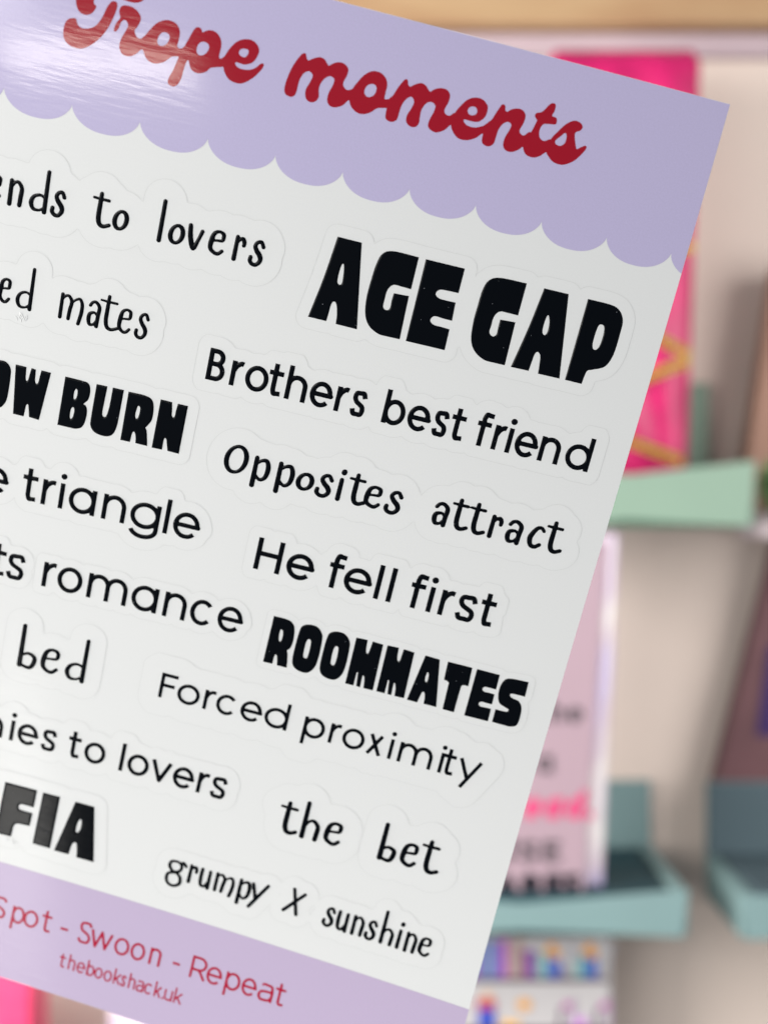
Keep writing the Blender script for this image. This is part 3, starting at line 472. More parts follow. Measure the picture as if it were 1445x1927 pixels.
def hand(ch, w, s, asc):
    """Rounded brush-pen letters with thick and thin strokes; widths are relative to s."""
    h = s / 2; R = []
    def st(p, ws=1.0, n=7, closed=False):
        p = np.asarray(p, float); ws = np.broadcast_to(np.asarray(ws, float), (len(p),))
        if ch in 'scr' and len(p) > 2: p[:, 0] = h + np.clip((p[:, 0] / w - (.08 if ch == 's' else 0)) / (.85 if ch == 's' else .95), -1, 2) * (w - 2*h) if ch != 'r' else np.minimum(p[:, 0], w - h)
        q = crom(p, ws, closed, n) if len(p) > 2 else np.column_stack([p, ws])
        if closed: q = np.vstack([q, q[:1]])
        R.append((q[:, :2], q[:, 2] * s, False, False))
    if ch == 'e':
        st([(h*1.2, .56), (w*.45, .60), (w*.80, .64), (w-h, .77), (w*.82, .93), (w*.52, .985), (w*.24, .86), (h, .55), (w*.14, .24), (w*.42, h*.9), (w*.68, .07), (w*.90, .21)], [.6, .6, .75, .95, .9, .75, 1.0, 1.2, 1.05, .9, .9, .85])
    elif ch == 'n':
        st([(h, 0), (h, .97)], [1.1, 1.0]); st([(h, .66), (w*.36, .90), (w*.62, .96), (w*.88, .74), (w-h*.9, .40), (w-h*1.1, .03)], [.6, .7, .85, 1, 1.1, 1.05])
    elif ch == 'h':
        st([(h, .03), (h, asc - h)], [1.15, 1.0]); st([(h, .45), (w*.36, .76), (w*.62, .82), (w*.88, .62), (w-h*.9, .32), (w-h*1.1, .03)], [.6, .65, .85, 1, 1.1, 1.05])
    elif ch == 'm':
        st([(h, .02), (h, .97)], [1.05, .95]); q = w*.52
        st([(h, .70), (w*.18, .90), (w*.34, .95), (q-h*.5, .74), (q-h, .40), (q-h*1.3, .03)], [.6, .7, .85, 1, 1.05, 1.0])
        st([(q-h, .66), (w*.66, .88), (w*.82, .92), (w-h, .70), (w-h, .35), (w-h*1.9, -.08)], [.6, .7, .85, 1, 1.05, 1.0])
    elif ch == 'd':
        st([(w-h, .0), (w-h, asc - h)], [1.1, .95])
        st([(w-h*1.3, .58), (w*.55, .66), (w*.22, .54), (h*.9, .28), (w*.25, .045), (w*.58, .03), (w-h*1.2, .18)], [.6, .7, .9, 1.1, .9, .65, .6])
    elif ch == 'b':
        st([(h, .05), (h, asc - h)], [1.2, 1.0])
        st([(h*1.2, .46), (w*.5, .60), (w*.85, .50), (w-h, .28), (w*.72, .04), (w*.4, .03), (h*1.2, .10)], [.6, .75, 1, 1.1, .95, .8, .8])
    elif ch == 's':
        st([(w*.93, .80), (w*.72, .985), (w*.42, .93), (w*.30, .76), (w*.48, .58), (w*.78, .40), (w*.86, .20), (w*.62, .01), (w*.30, .0), (w*.08, .12), (w*.09, .27)], [.95, .85, .9, 1.0, 1.15, 1.2, 1.05, .95, .95, 1.0, 1.0])
    elif ch == 't':
        x0 = 0
        st([(x0, 1.34), (x0-.01, .85), (x0-.01, .36), (x0+.07, .09), (x0+.25, .02), (x0+.48, .12)], [.95, 1.1, 1.15, 1.1, .95, .9])
        st([(x0-.30, 1.13), (x0, 1.12), (x0+.34, 1.12)], [.62, .68, .75])
    elif ch in 'oO':
        top = .90 if ch == 'o' else 1.42
        t = np.radians(np.arange(0, 360, 20))
        wd = .80 + .34 * np.abs(np.cos(t - .25)) ** 1.5
        sk = .05 * np.sin(t)                      # a slight lean
        st(np.column_stack([w/2 + (w/2 - h*1.05) * np.cos(t) + sk * w, top/2 + (top/2 - h*.9) * np.sin(t)]), wd, n=3, closed=True)
    elif ch == 'l': st([(h, .03), (h*1.1, asc - h)], [1.1, 1.0])
    elif ch == 'v': st([(h, .96), (w*.22, .5), (w*.48, .05), (w*.72, .45), (w-h, .82)], [1.05, 1.2, 1.15, .85, .95], n=4)
    elif ch == 'r':
        st([(h, .03), (h*1.1, .97)], [1.1, .95]); st([(h, .60), (w*.36, .84), (w*.66, .93), (w*.92, .80), (w*.86, .66)], [.6, .75, .95, 1, .9])
    elif ch == 'a':
        st([(w*.14, .80), (w*.30, .94), (w*.60, .97), (w*.90, .78), (w-h*.9, .40), (w-h*1.0, .0)], [.9, .85, .9, 1.05, 1.1, 1.05])
        st([(w-h*1.5, .44), (w*.55, .54), (w*.20, .46), (h*.9, .24), (w*.26, .03), (w*.56, .05), (w-h*1.3, .25)], [.55, .7, 1.0, 1.15, .95, .7, .6])
    elif ch == 'p':
        st([(h, -.30), (h, 1.02)], [1.15, 1.0])
        st([(h*1.3, .74), (w*.44, .93), (w*.74, .95), (w-h*.9, .62), (w*.80, .20), (w*.50, .03), (h*1.3, .24)], [.6, .8, 1, 1.15, 1.0, .8, .6])
    elif ch == 'i': st([(h, .03), (h*1.1, .95)], [1.1, 1.0]); st([(h*1.4, 1.30), (h*1.5, 1.34)], [1.25, 1.25])
    elif ch == 'c': st([(w*.95, .84), (w*.72, .96), (w*.36, .88), (0, .45), (w*.14, .10), (w*.5, .03), (w*.86, .17)], [.8, .8, .95, 1.2, 1.05, .95, .9])
    elif ch == 'u':
        st([(h, .96), (h*.9, .42), (w*.22, .08), (w*.52, .03), (w-h*1.4, .35)], [1, 1.1, 1, .8, .6]); st([(w-h, -.02), (w-h, .93)], [1.1, 1.0])
    elif ch == 'g':
        st([(w*.42, .95), (w*.16, .88), (w*.10, .60), (w*.34, .36), (w*.66, .44), (w*.76, .70), (w*.64, .90)], [.8, .9, 1, .8, .9, .9, .8], closed=True)
        st([(w*.66, .84), (w*.80, .98), (w*.98, .82)], [.7, .8, .9])
        st([(w*.22, .42), (w*.26, .30)], [.8, .7])
        st([(w*.44, .30), (w*.10, .16), (h*.7, -.16), (w*.22, -.40), (w*.52, -.45), (w*.80, -.26), (w*.80, .06), (w*.64, .25)], [.8, .9, 1, .9, .9, 1, 1, .85], closed=True)
    elif ch == 'y':
        st([(w*.10, 1.0), (w*.38, .22)], [1, 1.05]); st([(w*.96, 1.12), (w*.40, .20), (w*.10, -.30)], [1, 1.05, 1.05], n=3)
    elif ch == 'X': st([(w*.36, 1.40), (w*.74, .05)], [1, 1.05]); st([(w*.97, 1.27), (w*.03, .10)], [1, 1.05])
    return R

def line_field(spec):
    font, a, k, xh, asc, stw, off, gl = spec
    F = Field()
    s = stw / xh
    for ch, l, r in gl:
        if r is None: r = l + stw
        w = (r - l) / xh
        if font == 'hand':
            if ch == 't': l = l + stw * .5
            G = hand(ch, w, s, (asc or xh * 1.6) / xh)
        else:
            if ch in 'tf': l = l - (.21 if ch == 't' else .22) * xh + stw / 2
            if ch == 'r': w = max(w, .42)
            G = geo(ch, w, s, font == 'mont')
        for pts, wd, c0, c1 in G:
            x = l + pts[:, 0] * xh
            y = a + k * x - pts[:, 1] * xh
            F.stroke(np.column_stack([x, y]), np.asarray(wd) * xh / 2, c0, c1)
    return F

def shape_field(glyphs):
    F = Field()
    for g in glyphs:
        rings = []
        for txt in g:
            P, C = [], []
            for tok in txt.split():
                c = tok.endswith('c'); tok = tok.rstrip('c')
                P.append([float(q) for q in tok.split(',')]); C.append(c)
            rings.append(crom(P, closed=True, n=5, corner=C))
        F.outline(rings)
    return F

# ------------------------------------------------------------------ the sticker sheet
LINES_LABEL = {
 'friends to lovers': 'white sticker reading ends to lovers in thin handwriting',
 'fated mates': 'white sticker reading ed mates in thin handwriting',
 'opposites attract': 'white sticker reading Opposites attract in brush lettering',
 'bed': 'white sticker reading bed in tall handwriting',
 'the bet': 'white sticker reading the bet in handwriting',
 'grumpy x sunshine': 'white sticker reading grumpy X sunshine in narrow handwriting',
 'brothers best friend': 'white sticker reading Brothers best friend',
 'he fell first': 'white sticker reading He fell first',
 'love triangle': 'white sticker reading e triangle',
 'sports romance': 'white sticker reading ts romance',
 'forced proximity': 'white sticker reading Forced proximity',
 'enemies to lovers': 'white sticker reading nies to lovers',
}
SHAPES_LABEL = {
 'age gap': ('white sticker reading AGE GAP in large heavy capitals', 2.3),
 'slow burn': ('white sticker reading OW BURN in heavy capitals', 2.2),
 'roommates': ('white sticker reading ROOMMATES in heavy capitals', 1.4),
 'mafia': ('white sticker reading FIA in heavy capitals', 2.9),
}
c0 = surf(-SHEET_W/2, SHEET_H, 0.0)
sheet = thing('sticker_sheet', tuple(c0), 'glossy white sticker sheet with lilac scalloped header, crimson script title and black phrases', 'sticker sheet')

def grid_sheet(name, us, vfun, nv, h, m, thick=None):
    us = np.asarray(us, float)
    U = np.repeat(us[:, None], nv + 1, 1)
    V = np.array([np.linspace(*vfun(u), nv + 1) for u in us])
    nu = len(us)
    idx = np.arange(nu * (nv + 1)).reshape(nu, nv + 1)
    F = np.stack([idx[:-1, :-1], idx[1:, :-1], idx[1:, 1:], idx[:-1, 1:]], -1).reshape(-1, 4)
    P = surf(U, V, np.full(U.shape, h)).reshape(-1, 3); UV = np.stack([U, V], -1).reshape(-1, 2)
    if thick:
        n0 = len(P)
        P = np.vstack([P, surf(U, V, np.full(U.shape, h - thick)).reshape(-1, 3)]); UV = np.vstack([UV, UV])
        rim = np.concatenate([idx[:, 0], idx[-1, 1:], idx[-2::-1, -1], idx[0, -2:0:-1]])
        S = np.stack([rim, np.roll(rim, -1), np.roll(rim, -1) + n0, rim + n0], 1)
        F = np.vstack([F, F[:, ::-1] + n0, S])
    return build(name, P, F, m, sheet, uv=UV, smooth=thick is None)

paper = grid_sheet('paper', np.linspace(-SHEET_W, 0, 75), lambda u: (0, SHEET_H), 110, 0.0, M_WHITE, thick=0.28)
paper.data.polygons.foreach_set('use_smooth', np.ones(len(paper.data.polygons), dtype=bool))
es = paper.modifiers.new('edge', 'EDGE_SPLIT'); es.split_angle = math.radians(40)

# lilac header with a scalloped lower edge: cusps every 12.48 mm at v = 28.2, bellies at v = 31.9
PITCH = 12.48
def scallop(u):
    t = ((u + 2.94) / PITCH) % 1.0
    return 28.15 + 3.75 * (1 - abs(2 * t - 1) ** 2.3) ** 0.62
us = np.unique(np.concatenate([np.arange(-SHEET_W + .05, -0.05, 0.2), [-0.05]] + [np.array([-2.94 - PITCH * k]) for k in range(12)]))
us = us[(us >= -SHEET_W + .05) & (us <= -0.05)]
header = grid_sheet('header_band', us, lambda u: (0.05, scallop(u)), 30, 0.03, M_LILAC)
footer = grid_sheet('footer_band', np.linspace(-SHEET_W + .05, -.05, 75), lambda u: (189.75, SHEET_H - .05), 16, 0.03, M_LILAC2)

def lettering(F, m, parent, z0, raise_mm, step=0.12, bevel=0.32, name='lettering'):
    xs, ys, D = F.grid(step, 0.5)
    f = (lambda e: z0 + raise_mm * np.sin(np.clip(e / bevel, 0, 1) * math.pi / 2)) if raise_mm else (lambda e: np.full(e.shape, z0))
    return field_mesh(name, xs, ys, D, 0.0, step, m, parent, f)

lettering(shape_field(SHAPES['title']), M_RED, header, 0.06, 0.0, name='title_lettering')
lettering(line_field(LINES['tagline']), M_RED2, footer, 0.06, 0.0, step=0.10, name='tagline_lettering')
lettering(line_field(LINES['address']), M_RED2, footer, 0.06, 0.0, step=0.08, name='address_lettering')

def sticker(F, off, label):
    step = 0.4
    xs, ys, D = F.grid(step, off + 1.0)
    X, Y = np.meshgrid(xs, ys)
    D = np.maximum(D, (off + 1) * ((X < -SHEET_W + 1.5 + off)) - .5 * (off + 1) - 5 * (X >= -SHEET_W + 1.5 + off))
    D = np.where(X < -SHEET_W + 1.5, off + 1, D)
    s = field_mesh('sticker', xs, ys, D, off, step, M_STICKER, sheet, lambda e: 0.02 + 0.006 * np.clip(e / 0.4, 0, 1))
    s['label'] = label
    contour_ribbon('cut_line', xs, ys, D, off, 0.07, 0.04, M_CUT, s)
    lettering(F, M_INK, s, 0.075, 0.10)
    return s

for key, spec in LINES.items():
    if key in LINES_LABEL: sticker(line_field(spec), spec[6], LINES_LABEL[key])
for key, (lab, off) in SHAPES_LABEL.items(): sticker(shape_field(SHAPES[key]), off, lab)

# two places where the vinyl has been nicked and wrinkled
rs = random.Random(11)
for cu, cv, n in ((-118.4, 69.3, 9), (-104.0, 184.6, 6)):
    F = Field()
    for k in range(n):
        u0 = cu + rs.uniform(-1.6, 1.6); v0 = cv + rs.uniform(-.5, .5) + (u0 - cu) * .1
        a = rs.uniform(.9, 1.9); l = rs.uniform(.4, 1.1)
        P = [(u0, v0), (u0 + l*.5*math.cos(a), v0 - l*.5*math.sin(a)), (u0 + l*math.cos(a + .4), v0 - l*math.sin(a + .4))]
        F.stroke(crom(P, n=5), rs.uniform(.05, .10))
    lettering(F, M_STICKER, sheet, 0.062, 0.07, step=0.05, bevel=0.09, name='scuff_mark')

# ------------------------------------------------------------------ the display behind
def at(px, py, d):
    """World point at depth d (m) that the photograph shows at pixel px, py."""
    return np.array([(px - CX) / LENS_PX * d, d, (CY - py) / LENS_PX * d])

def plain(name, color, rough=0.6, spec=0.3, var=0.06, scale=18.0, bump=0.0, **kw):
    m, nt, b = mat(name, color, rough, spec, **kw)
    N, Lk = nt.nodes, nt.links
    tc = N.new('ShaderNodeTexCoord')
    n = N.new('ShaderNodeTexNoise'); n.inputs['Scale'].default_value = scale; n.inputs['Detail'].default_value = 4
    Lk.new(tc.outputs['Object'], n.inputs['Vector'])
    hs = N.new('ShaderNodeHueSaturation'); hs.inputs['Color'].default_value = color
    mr = N.new('ShaderNodeMapRange'); mr.inputs[1].default_value = .3; mr.inputs[2].default_value = .7
    mr.inputs[3].default_value = 1 - var; mr.inputs[4].default_value = 1 + var
    Lk.new(n.outputs['Fac'], mr.inputs[0]); Lk.new(mr.outputs[0], hs.inputs['Value'])
    Lk.new(hs.outputs['Color'], b.inputs['Base Color'])
    if bump:
        bp = N.new('ShaderNodeBump'); bp.inputs['Strength'].default_value = bump; bp.inputs['Distance'].default_value = 0.01
        Lk.new(n.outputs['Fac'], bp.inputs['Height']); Lk.new(bp.outputs['Normal'], b.inputs['Normal'])
    return m

def box_data(x0, x1, y0, y1, z0, z1):
    V = [(x0, y0, z0), (x1, y0, z0), (x1, y1, z0), (x0, y1, z0), (x0, y0, z1), (x1, y0, z1), (x1, y1, z1), (x0, y1, z1)]
    F = [(0, 3, 2, 1), (4, 5, 6, 7), (0, 1, 5, 4), (1, 2, 6, 5), (2, 3, 7, 6), (3, 0, 4, 7)]
    return V, F
def box(name, b, m, parent=None, bevel=0.0015):
    V, F = box_data(*b)
    return build(name, V, F, m, parent, bevel=bevel)

M_WALL = plain('painted_wall', (0.560, 0.483, 0.430, 1), 0.8, 0.2, var=0.03, scale=6)
M_BAND = plain('lilac_band_paint', (0.36, 0.29, 0.32, 1), 0.6, 0.3, var=0.03)
WALL_Y = 1.115
wall = box('wall', (-1.2, 1.2, WALL_Y, WALL_Y + 0.05, -0.9, 0.9), M_WALL)
tag(wall, 'plain beige painted wall behind the card trays', 'wall')

# wood plank over the display
m, nt, b = mat('pine_wood', (0.50, 0.27, 0.11, 1), 0.55, 0.3)
N, Lk = nt.nodes, nt.links
tc = N.new('ShaderNodeTexCoord'); mp = N.new('ShaderNodeMapping'); mp.inputs['Scale'].default_value = (2.2, 9, 14)
nz = N.new('ShaderNodeTexNoise'); nz.inputs['Scale'].default_value = 2.0; nz.inputs['Detail'].default_value = 5
cr = N.new('ShaderNodeValToRGB'); cr.color_ramp.elements[0].position = .32; cr.color_ramp.elements[1].position = .66
cr.color_ramp.elements[0].color = (0.210, 0.101, 0.049, 1); cr.color_ramp.elements[1].color = (0.322, 0.217, 0.119, 1)
Lk.new(tc.outputs['Object'], mp.inputs['Vector']); Lk.new(mp.outputs['Vector'], nz.inputs['Vector'])
Lk.new(nz.outputs['Fac'], cr.inputs['Fac']); Lk.new(cr.outputs['Color'], b.inputs['Base Color'])
M_WOOD = m
zt = at(0, 45, 1.085)[2]
plank = box('wooden_shelf', (-0.9, 0.9, 1.085, WALL_Y, zt, zt + 0.045), M_WOOD, bevel=0.003)
tag(plank, 'warm brown wooden shelf board along the top of the display', 'shelf')
band = box('wall_band', (-0.9, 0.9, WALL_Y - 0.012, WALL_Y, at(0, 103, 1.10)[2], zt - .0005), M_BAND, bevel=0.003)  # thin lilac box added on the wall below the shelf
tag(band, 'pale lilac band along the wall under the wooden shelf', 'band')

# folded card trays: back panel, two sides, floor block coloured as shade, scooped front lip
def tray(name, x0, x1, yf, yb, zb, zlip, zback, zfloor, mats, label, shade_panel=False, group='card display trays'):
    mo, mi = mats
    t = thing(name, ((x0 + x1) / 2, (yf + yb) / 2, zb), label, 'tray', group)
    th = 0.004
    box('back_panel', (x0, x1, yb - th, yb, zb, zback), mo, t)
    ws = 0.010
    for a, b2 in ((x0, x0 + ws), (x1 - ws, x1)):
        V = box_data(a, b2, yf + th, yb - th - .0005, zb, zlip - .001)[0]
        build('side_wall', V, box_data(0, 1, 0, 1, 0, 1)[1], mo, t, bevel=0.001)
    box('shade_floor', (x0 + ws + .0005, x1 - ws - .0005, yf + th + .0005, yb - th - .001, zb, zfloor), mi, t)  # the tray's inside shade is put into this block's colour
    if shade_panel:
        box('shade_panel', (x0 + .001, x1 - .001, yb - th - .003, yb - th - .0003, zlip + .0005, zback - .0005), mi, t, bevel=.0005)  # added panel; its dark colour stands for shade on the back
    # the lip dips a little towards its middle
    n = 24; V = []; F = []
    for i in range(n + 1):
        q = i / n; x = x0 + (x1 - x0) * q
        top = zlip - 0.010 * max(0.0, 1 - abs(2*q - 1)) ** 1.0
        bot = zb + 0.005 * max(0.0, 1 - abs(2*q - 1)) ** 1.0
        xb = x + (0.004 if q < .5 else -0.004) * abs(2*q - 1)          # the lip narrows downwards
        V += [(xb, yf, bot), (x, yf, top), (x, yf + th, top), (xb, yf + th, bot)]
    for i in range(n):
        a = 4 * i
        for k in range(4): F.append((a + k, a + 4 + k, a + 4 + (k + 1) % 4, a + (k + 1) % 4))
    F += [(0, 1, 2, 3), (4*n + 3, 4*n + 2, 4*n + 1, 4*n)]
    build('front_lip', V, F, mo, t, bevel=0.0008)
    return t

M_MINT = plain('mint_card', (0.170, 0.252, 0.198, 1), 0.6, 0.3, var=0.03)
M_MINT_SHADE = plain('mint_card_shade', (0.05, 0.12, 0.08, 1), 0.7, 0.3)  # mint darkened to stand for shade inside the tray
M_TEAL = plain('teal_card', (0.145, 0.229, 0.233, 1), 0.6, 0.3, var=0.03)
M_TEAL_SHADE = plain('teal_card_shade', (0.010, 0.040, 0.052, 1), 0.6, 0.3)  # teal with the shade of the tray floor painted in
M_SLATE_SHADE = plain('slate_shade', (0.049, 0.077, 0.091, 1), 0.7, 0.3)  # dark tone painted as shade inside the right tray
YF, YB = 0.97, WALL_Y - 0.001
tray('card_tray', 0.085, 0.2635, YF, YB, -0.0105, 0.0365, at(0, 722, YB)[2], -0.006, (M_MINT, M_MINT_SHADE), 'mint green card tray holding the pink mailer pouch')
tray('card_tray', -0.02, 0.2160, YF, YB, at(0, 1765, YF)[2], at(0, 1675, YF)[2], at(0, 1467, YB)[2], -0.272, (M_TEAL, M_TEAL_SHADE), 'teal card tray holding the clear packet with printed words')
tray('card_tray', 0.2540, 0.4700, YF, 1.084, at(0, 1770, YF)[2], at(0, 1683, YF)[2], at(0, 1470, 1.084)[2], at(0, 1683, YF)[2] + .002, (M_TEAL, M_SLATE_SHADE), 'teal card tray with shade painted inside, cut off by the right edge', shade_panel=True)

# soft pillow-shaped packets
def pouch(name, cx, cy, z0, w, h, depth, m, parent, seed=1, puff=0.006, lean=0.0, taper=0.0, flat=4, round_top=0.0, nx=36, nz=64):
    rnd = np.random.RandomState(seed)
    V = []; F = []
    ph = rnd.rand(8) * 6.28; fr = rnd.rand(8, 2) * 9 + 3
    for side in (-1, 1):
        for j in range(nz + 1):
            for i in range(nx + 1):
                a = i / nx * 2 - 1; b2 = j / nz * 2 - 1
                prof = (max(0, 1 - a**flat) ** .5) * (max(0, 1 - abs(b2)**6) ** .5)
                wr = sum(math.sin(fr[k, 0] * a + fr[k, 1] * b2 + ph[k]) for k in range(8)) / 8
                d = depth / 2 * prof + puff * wr * prof
                d = max(d, 0.0002)
                z = z0 + (b2 + 1) / 2 * h
                q = (b2 + 1) / 2
                a *= 1 - round_top * (max(0.0, b2 - .93) / .07) ** 2.5
                V.append((cx + a * w / 2 * (1 - taper * (1 - q)) + lean * q, cy + side * d, z))
    n1 = (nx + 1) * (nz + 1)
    for s_ in range(2):
        for j in range(nz):
            for i in range(nx):
                a = s_ * n1 + j * (nx + 1) + i
                f = (a, a + 1, a + nx + 2, a + nx + 1)
                F.append(f if s_ == 0 else f[::-1])
    rim = [i for i in range(nx + 1)] + [j * (nx + 1) + nx for j in range(1, nz + 1)] + [nz * (nx + 1) + i for i in range(nx - 1, -1, -1)] + [j * (nx + 1) for j in range(nz - 1, 0, -1)]
    for a, b2 in zip(rim, rim[1:] + rim[:1]): F.append((a, a + n1, b2 + n1, b2))
    return build(name, V, F, m, parent, smooth=True)

M_PINK = plain('magenta_plastic', (0.400, 0.008, 0.092, 1), 0.42, 0.4, var=0.18, scale=22, bump=0.18)
mz0 = -0.004; mzt = at(0, 94, 1.03)[2]
mx1 = at(1318, 110, 1.03)[0]; mx0 = at(1030, 110, 1.03)[0]
mail = thing('mailer_pouch', ((mx0 + mx1) / 2, 1.03, mz0), 'shiny magenta plastic mailer pouch with yellow tape stripes standing in the mint tray', 'pouch')
pouch('pouch_body', (mx0 + mx1) / 2 - 0.012, 1.03, mz0, mx1 - mx0, mzt - mz0, 0.034, M_PINK, mail, seed=4, puff=0.005, round_top=0.12, lean=0.012)

# yellow and black tape printed round the pouch
M_YELLOW = plain('yellow_tape', (0.38, 0.27, 0.004, 1), 0.4, 0.4, var=0.1)
M_DARK = plain('dark_print', (0.09, 0.07, 0.01, 1), 0.5, 0.3)
def tape(p, q, width, d0, parent, name='tape_stripe'):
    p, q = np.array(at(*p, d0)), np.array(at(*q, d0))
    t = q - p; L = np.linalg.norm(t); t /= L
    n = np.array([-t[2], 0, t[0]]) * width / 2
    V, F, fm = [], [], []
    def strip(a, b2, w0, w1, dy, mi):
        k = len(V)
        A, B = p + t * a, p + t * b2
        for P in (A + n * w0, B + n * w0, B + n * w1, A + n * w1):
            V.append(P + np.array([0, -dy, 0]))
        for P in (A + n * w0, B + n * w0, B + n * w1, A + n * w1):
            V.append(P + np.array([0, -dy + .0006, 0]))
        F.extend([(k, k+1, k+2, k+3), (k+7, k+6, k+5, k+4), (k, k+4, k+5, k+1), (k+1, k+5, k+6, k+2), (k+2, k+6, k+7, k+3), (k+3, k+7, k+4, k)])
        fm.extend([mi] * 6)
    strip(0, L, -1, 1, 0, 0)
    x = L * .08
    while x < L * .92:
        strip(x, min(x + .0035, L), -.45, .45, .0009, 1); x += .0055
    return build(name, V, F, [M_YELLOW, M_DARK], parent, fmat=fm)
dT = 1.0075
tape((1150, 585), (1296, 668), .0060, dT, mail)
tape((1150, 735), (1294, 680), .0064, dT - .0018, mail)
tape((1150, 818), (1282, 868), .0060, dT, mail)
tape((1200, 500), (1304, 462), .0060, dT, mail)

# clear holographic packet in the teal tray
M_CARD = plain('pink_print_card', (0.285, 0.207, 0.244, 1), 0.45, 0.4, var=0.04, scale=9)
m, nt, b = mat('holographic_film', (0.75, 0.68, 0.78, 1), 0.16, 0.9)
N, Lk = nt.nodes, nt.links
tc = N.new('ShaderNodeTexCoord'); mp = N.new('ShaderNodeMapping'); mp.inputs['Scale'].default_value = (9, 9, 7)
nz = N.new('ShaderNodeTexNoise'); nz.inputs['Scale'].default_value = 1.6; nz.inputs['Detail'].default_value = 1.5
cr = N.new('ShaderNodeValToRGB')
for e_, (p_, c_) in zip(range(5), ((0.30, (0.32, 0.46, 0.95, 1)), (0.41, (0.58, 0.51, 0.78, 1)), (0.5, (0.66, 0.55, 0.63, 1)), (0.58, (0.80, 0.76, 0.75, 1)), (0.72, (0.62, 0.50, 0.64, 1)))):
    el = cr.color_ramp.elements[e_] if e_ < 2 else cr.color_ramp.elements.new(p_)
    el.position = p_; el.color = c_
Lk.new(tc.outputs['Object'], mp.inputs['Vector']); Lk.new(mp.outputs['Vector'], nz.inputs['Vector'])
Lk.new(nz.outputs['Fac'], cr.inputs['Fac']); Lk.new(cr.outputs['Color'], b.inputs['Base Color'])
b.inputs['Coat Weight'].default_value = 0.8; b.inputs['Coat Roughness'].default_value = 0.08
M_FILM = m
pk_d = 0.9905
zb_ = -0.2715; zt_ = at(0, 1000, pk_d)[2]
packet = thing('printed_packet', (0.09, pk_d, zb_), 'tall pale pink packet with printed words and a lilac film edge in the teal tray', 'packet')
xr0 = at(1133, 1660, pk_d)[0]; xr1 = at(1164, 1010, pk_d)[0]
pouch('film_sleeve', 0.086, pk_d, zb_, (xr0 - 0.086) * 2, zt_ - zb_, 0.014, M_FILM, packet, seed=9, puff=0.0006, flat=40, lean=xr1 - xr0)
# the printed card shows through the front of the sleeve
cd = pk_d - 0.0125
V = [at(860, 1690, cd), at(1098, 1682, cd), at(1142, 1020, cd), at(860, 1020, cd)]
zc = zb_ + .0005
V = [np.array([v[0], cd, max(v[2], zc)]) for v in V]
V = V + [v + np.array([0, .0012, 0]) for v in V]
card = build('printed_card', V, [(0, 1, 2, 3), (7, 6, 5, 4), (0, 4, 5, 1), (1, 5, 6, 2), (2, 6, 7, 3), (3, 7, 4, 0)], M_CARD, packet, bevel=0.0004)
M_GREY_INK = plain('grey_ink', (0.07, 0.055, 0.065, 1), 0.5, 0.3)
M_PINK_INK = plain('hot_pink_ink', (0.48, 0.045, 0.14, 1), 0.5, 0.3)
M_BLACK_INK = plain('black_ink', (0.012, 0.01, 0.016, 1), 0.5, 0.3)
def flat_word(word, xr_px, base_px, xh_px, st, m, parent, d, font='geo', wr=1.0, slant=0.0, caps=False):
    """A printed word whose right end sits at xr_px, lying flat on the packet front at depth d."""
    F = Field(); k = d / LENS_PX * 1000; xh = xh_px * k; s = st / xh_px
    WID = {'t': .55, 'h': .88, 'e': .95, 'a': .95, 'r': .58, 'd': 1.0, '.': s, 'U': 1.0, 'S': .85, 'E': .75, 'A': 1.0, 'G': 1.05, 'P': .85}
    x = 0; runs = []
    for ch in word:
        w = WID[ch] * wr; runs.append((ch, x, w)); x += w + .22
    tot = x - .22
    X0 = (xr_px - CX) * k - tot * xh; Z0 = (base_px - CY) * k
    for ch, x, w in runs:
        h = s / 2
        if ch in 'USEAGP':
            S_ = {'U': [np.vstack([[(h, 1)], ell(w/2, .35, w/2-h, .35-h, 180, 360, 16), [(w-h, 1)]])],
                  'S': [crom([(w-h, .82), (w*.5, 1-h), (h, .75), (w*.5, .5), (w-h, .25), (w*.5, h), (h, .18)])],
                  'E': [np.array([(w, 1-h), (h, 1-h), (h, h), (w, h)]), np.array([(h, .5), (w*.85, .5)])],
                  'A': [np.array([(h, 0), (w/2, 1-h), (w-h, 0)]), np.array([(w*.25, .32), (w*.75, .32)])],
                  'G': [np.vstack([ell(w/2, .5, w/2-h, .5-h, 45, 330, 20), [(w-h, .46), (w*.55, .46)]])],
                  'P': [np.vstack([[(h, 0), (h, 1-h), (w*.5, 1-h)], ell(w*.5, .72, w*.5-h, .28-h, 90, -90, 12), [(h, .45)]])]}[ch]
            G = [(p, s, False, False) for p in S_]
        else: G = geo(ch, w, s)
        for p, wd, a, b2 in G:
            F.stroke(np.column_stack([X0 + (x + p[:, 0] + slant * p[:, 1]) * xh, Z0 - p[:, 1] * xh]), wd * xh / 2, a, b2)
    xs, ys, D = F.grid(0.4, 1.6)
    E = D < 0; cell = E[:-1, :-1] | E[1:, :-1] | E[:-1, 1:] | E[1:, 1:]
    idx = np.arange(D.size).reshape(D.shape)
    q = np.stack([idx[:-1, :-1][cell], idx[:-1, 1:][cell], idx[1:, 1:][cell], idx[1:, :-1][cell]], 1)
    used, iv = np.unique(q, return_inverse=True); q = iv.reshape(q.shape)
    gy, gx = np.gradient(D, 0.4); Xg, Yg = np.meshgrid(xs, ys)
    X, Y, e, gx, gy = (A.ravel()[used].copy() for A in (Xg, Yg, D, gx, gy))
    o = e > 0; g2 = np.maximum(gx*gx + gy*gy, .25)
    X[o] -= (e*gx/g2)[o]; Y[o] -= (e*gy/g2)[o]
    return build('printed_word', np.column_stack([X, np.full(len(X), d*1000), -Y]) * .001, q, m, parent)
dw = cd - .0006
flat_word('the', 1096, 1360, 30, 8, M_GREY_INK, card, dw)
flat_word('a', 1040, 1455, 34, 9, M_GREY_INK, card, dw)
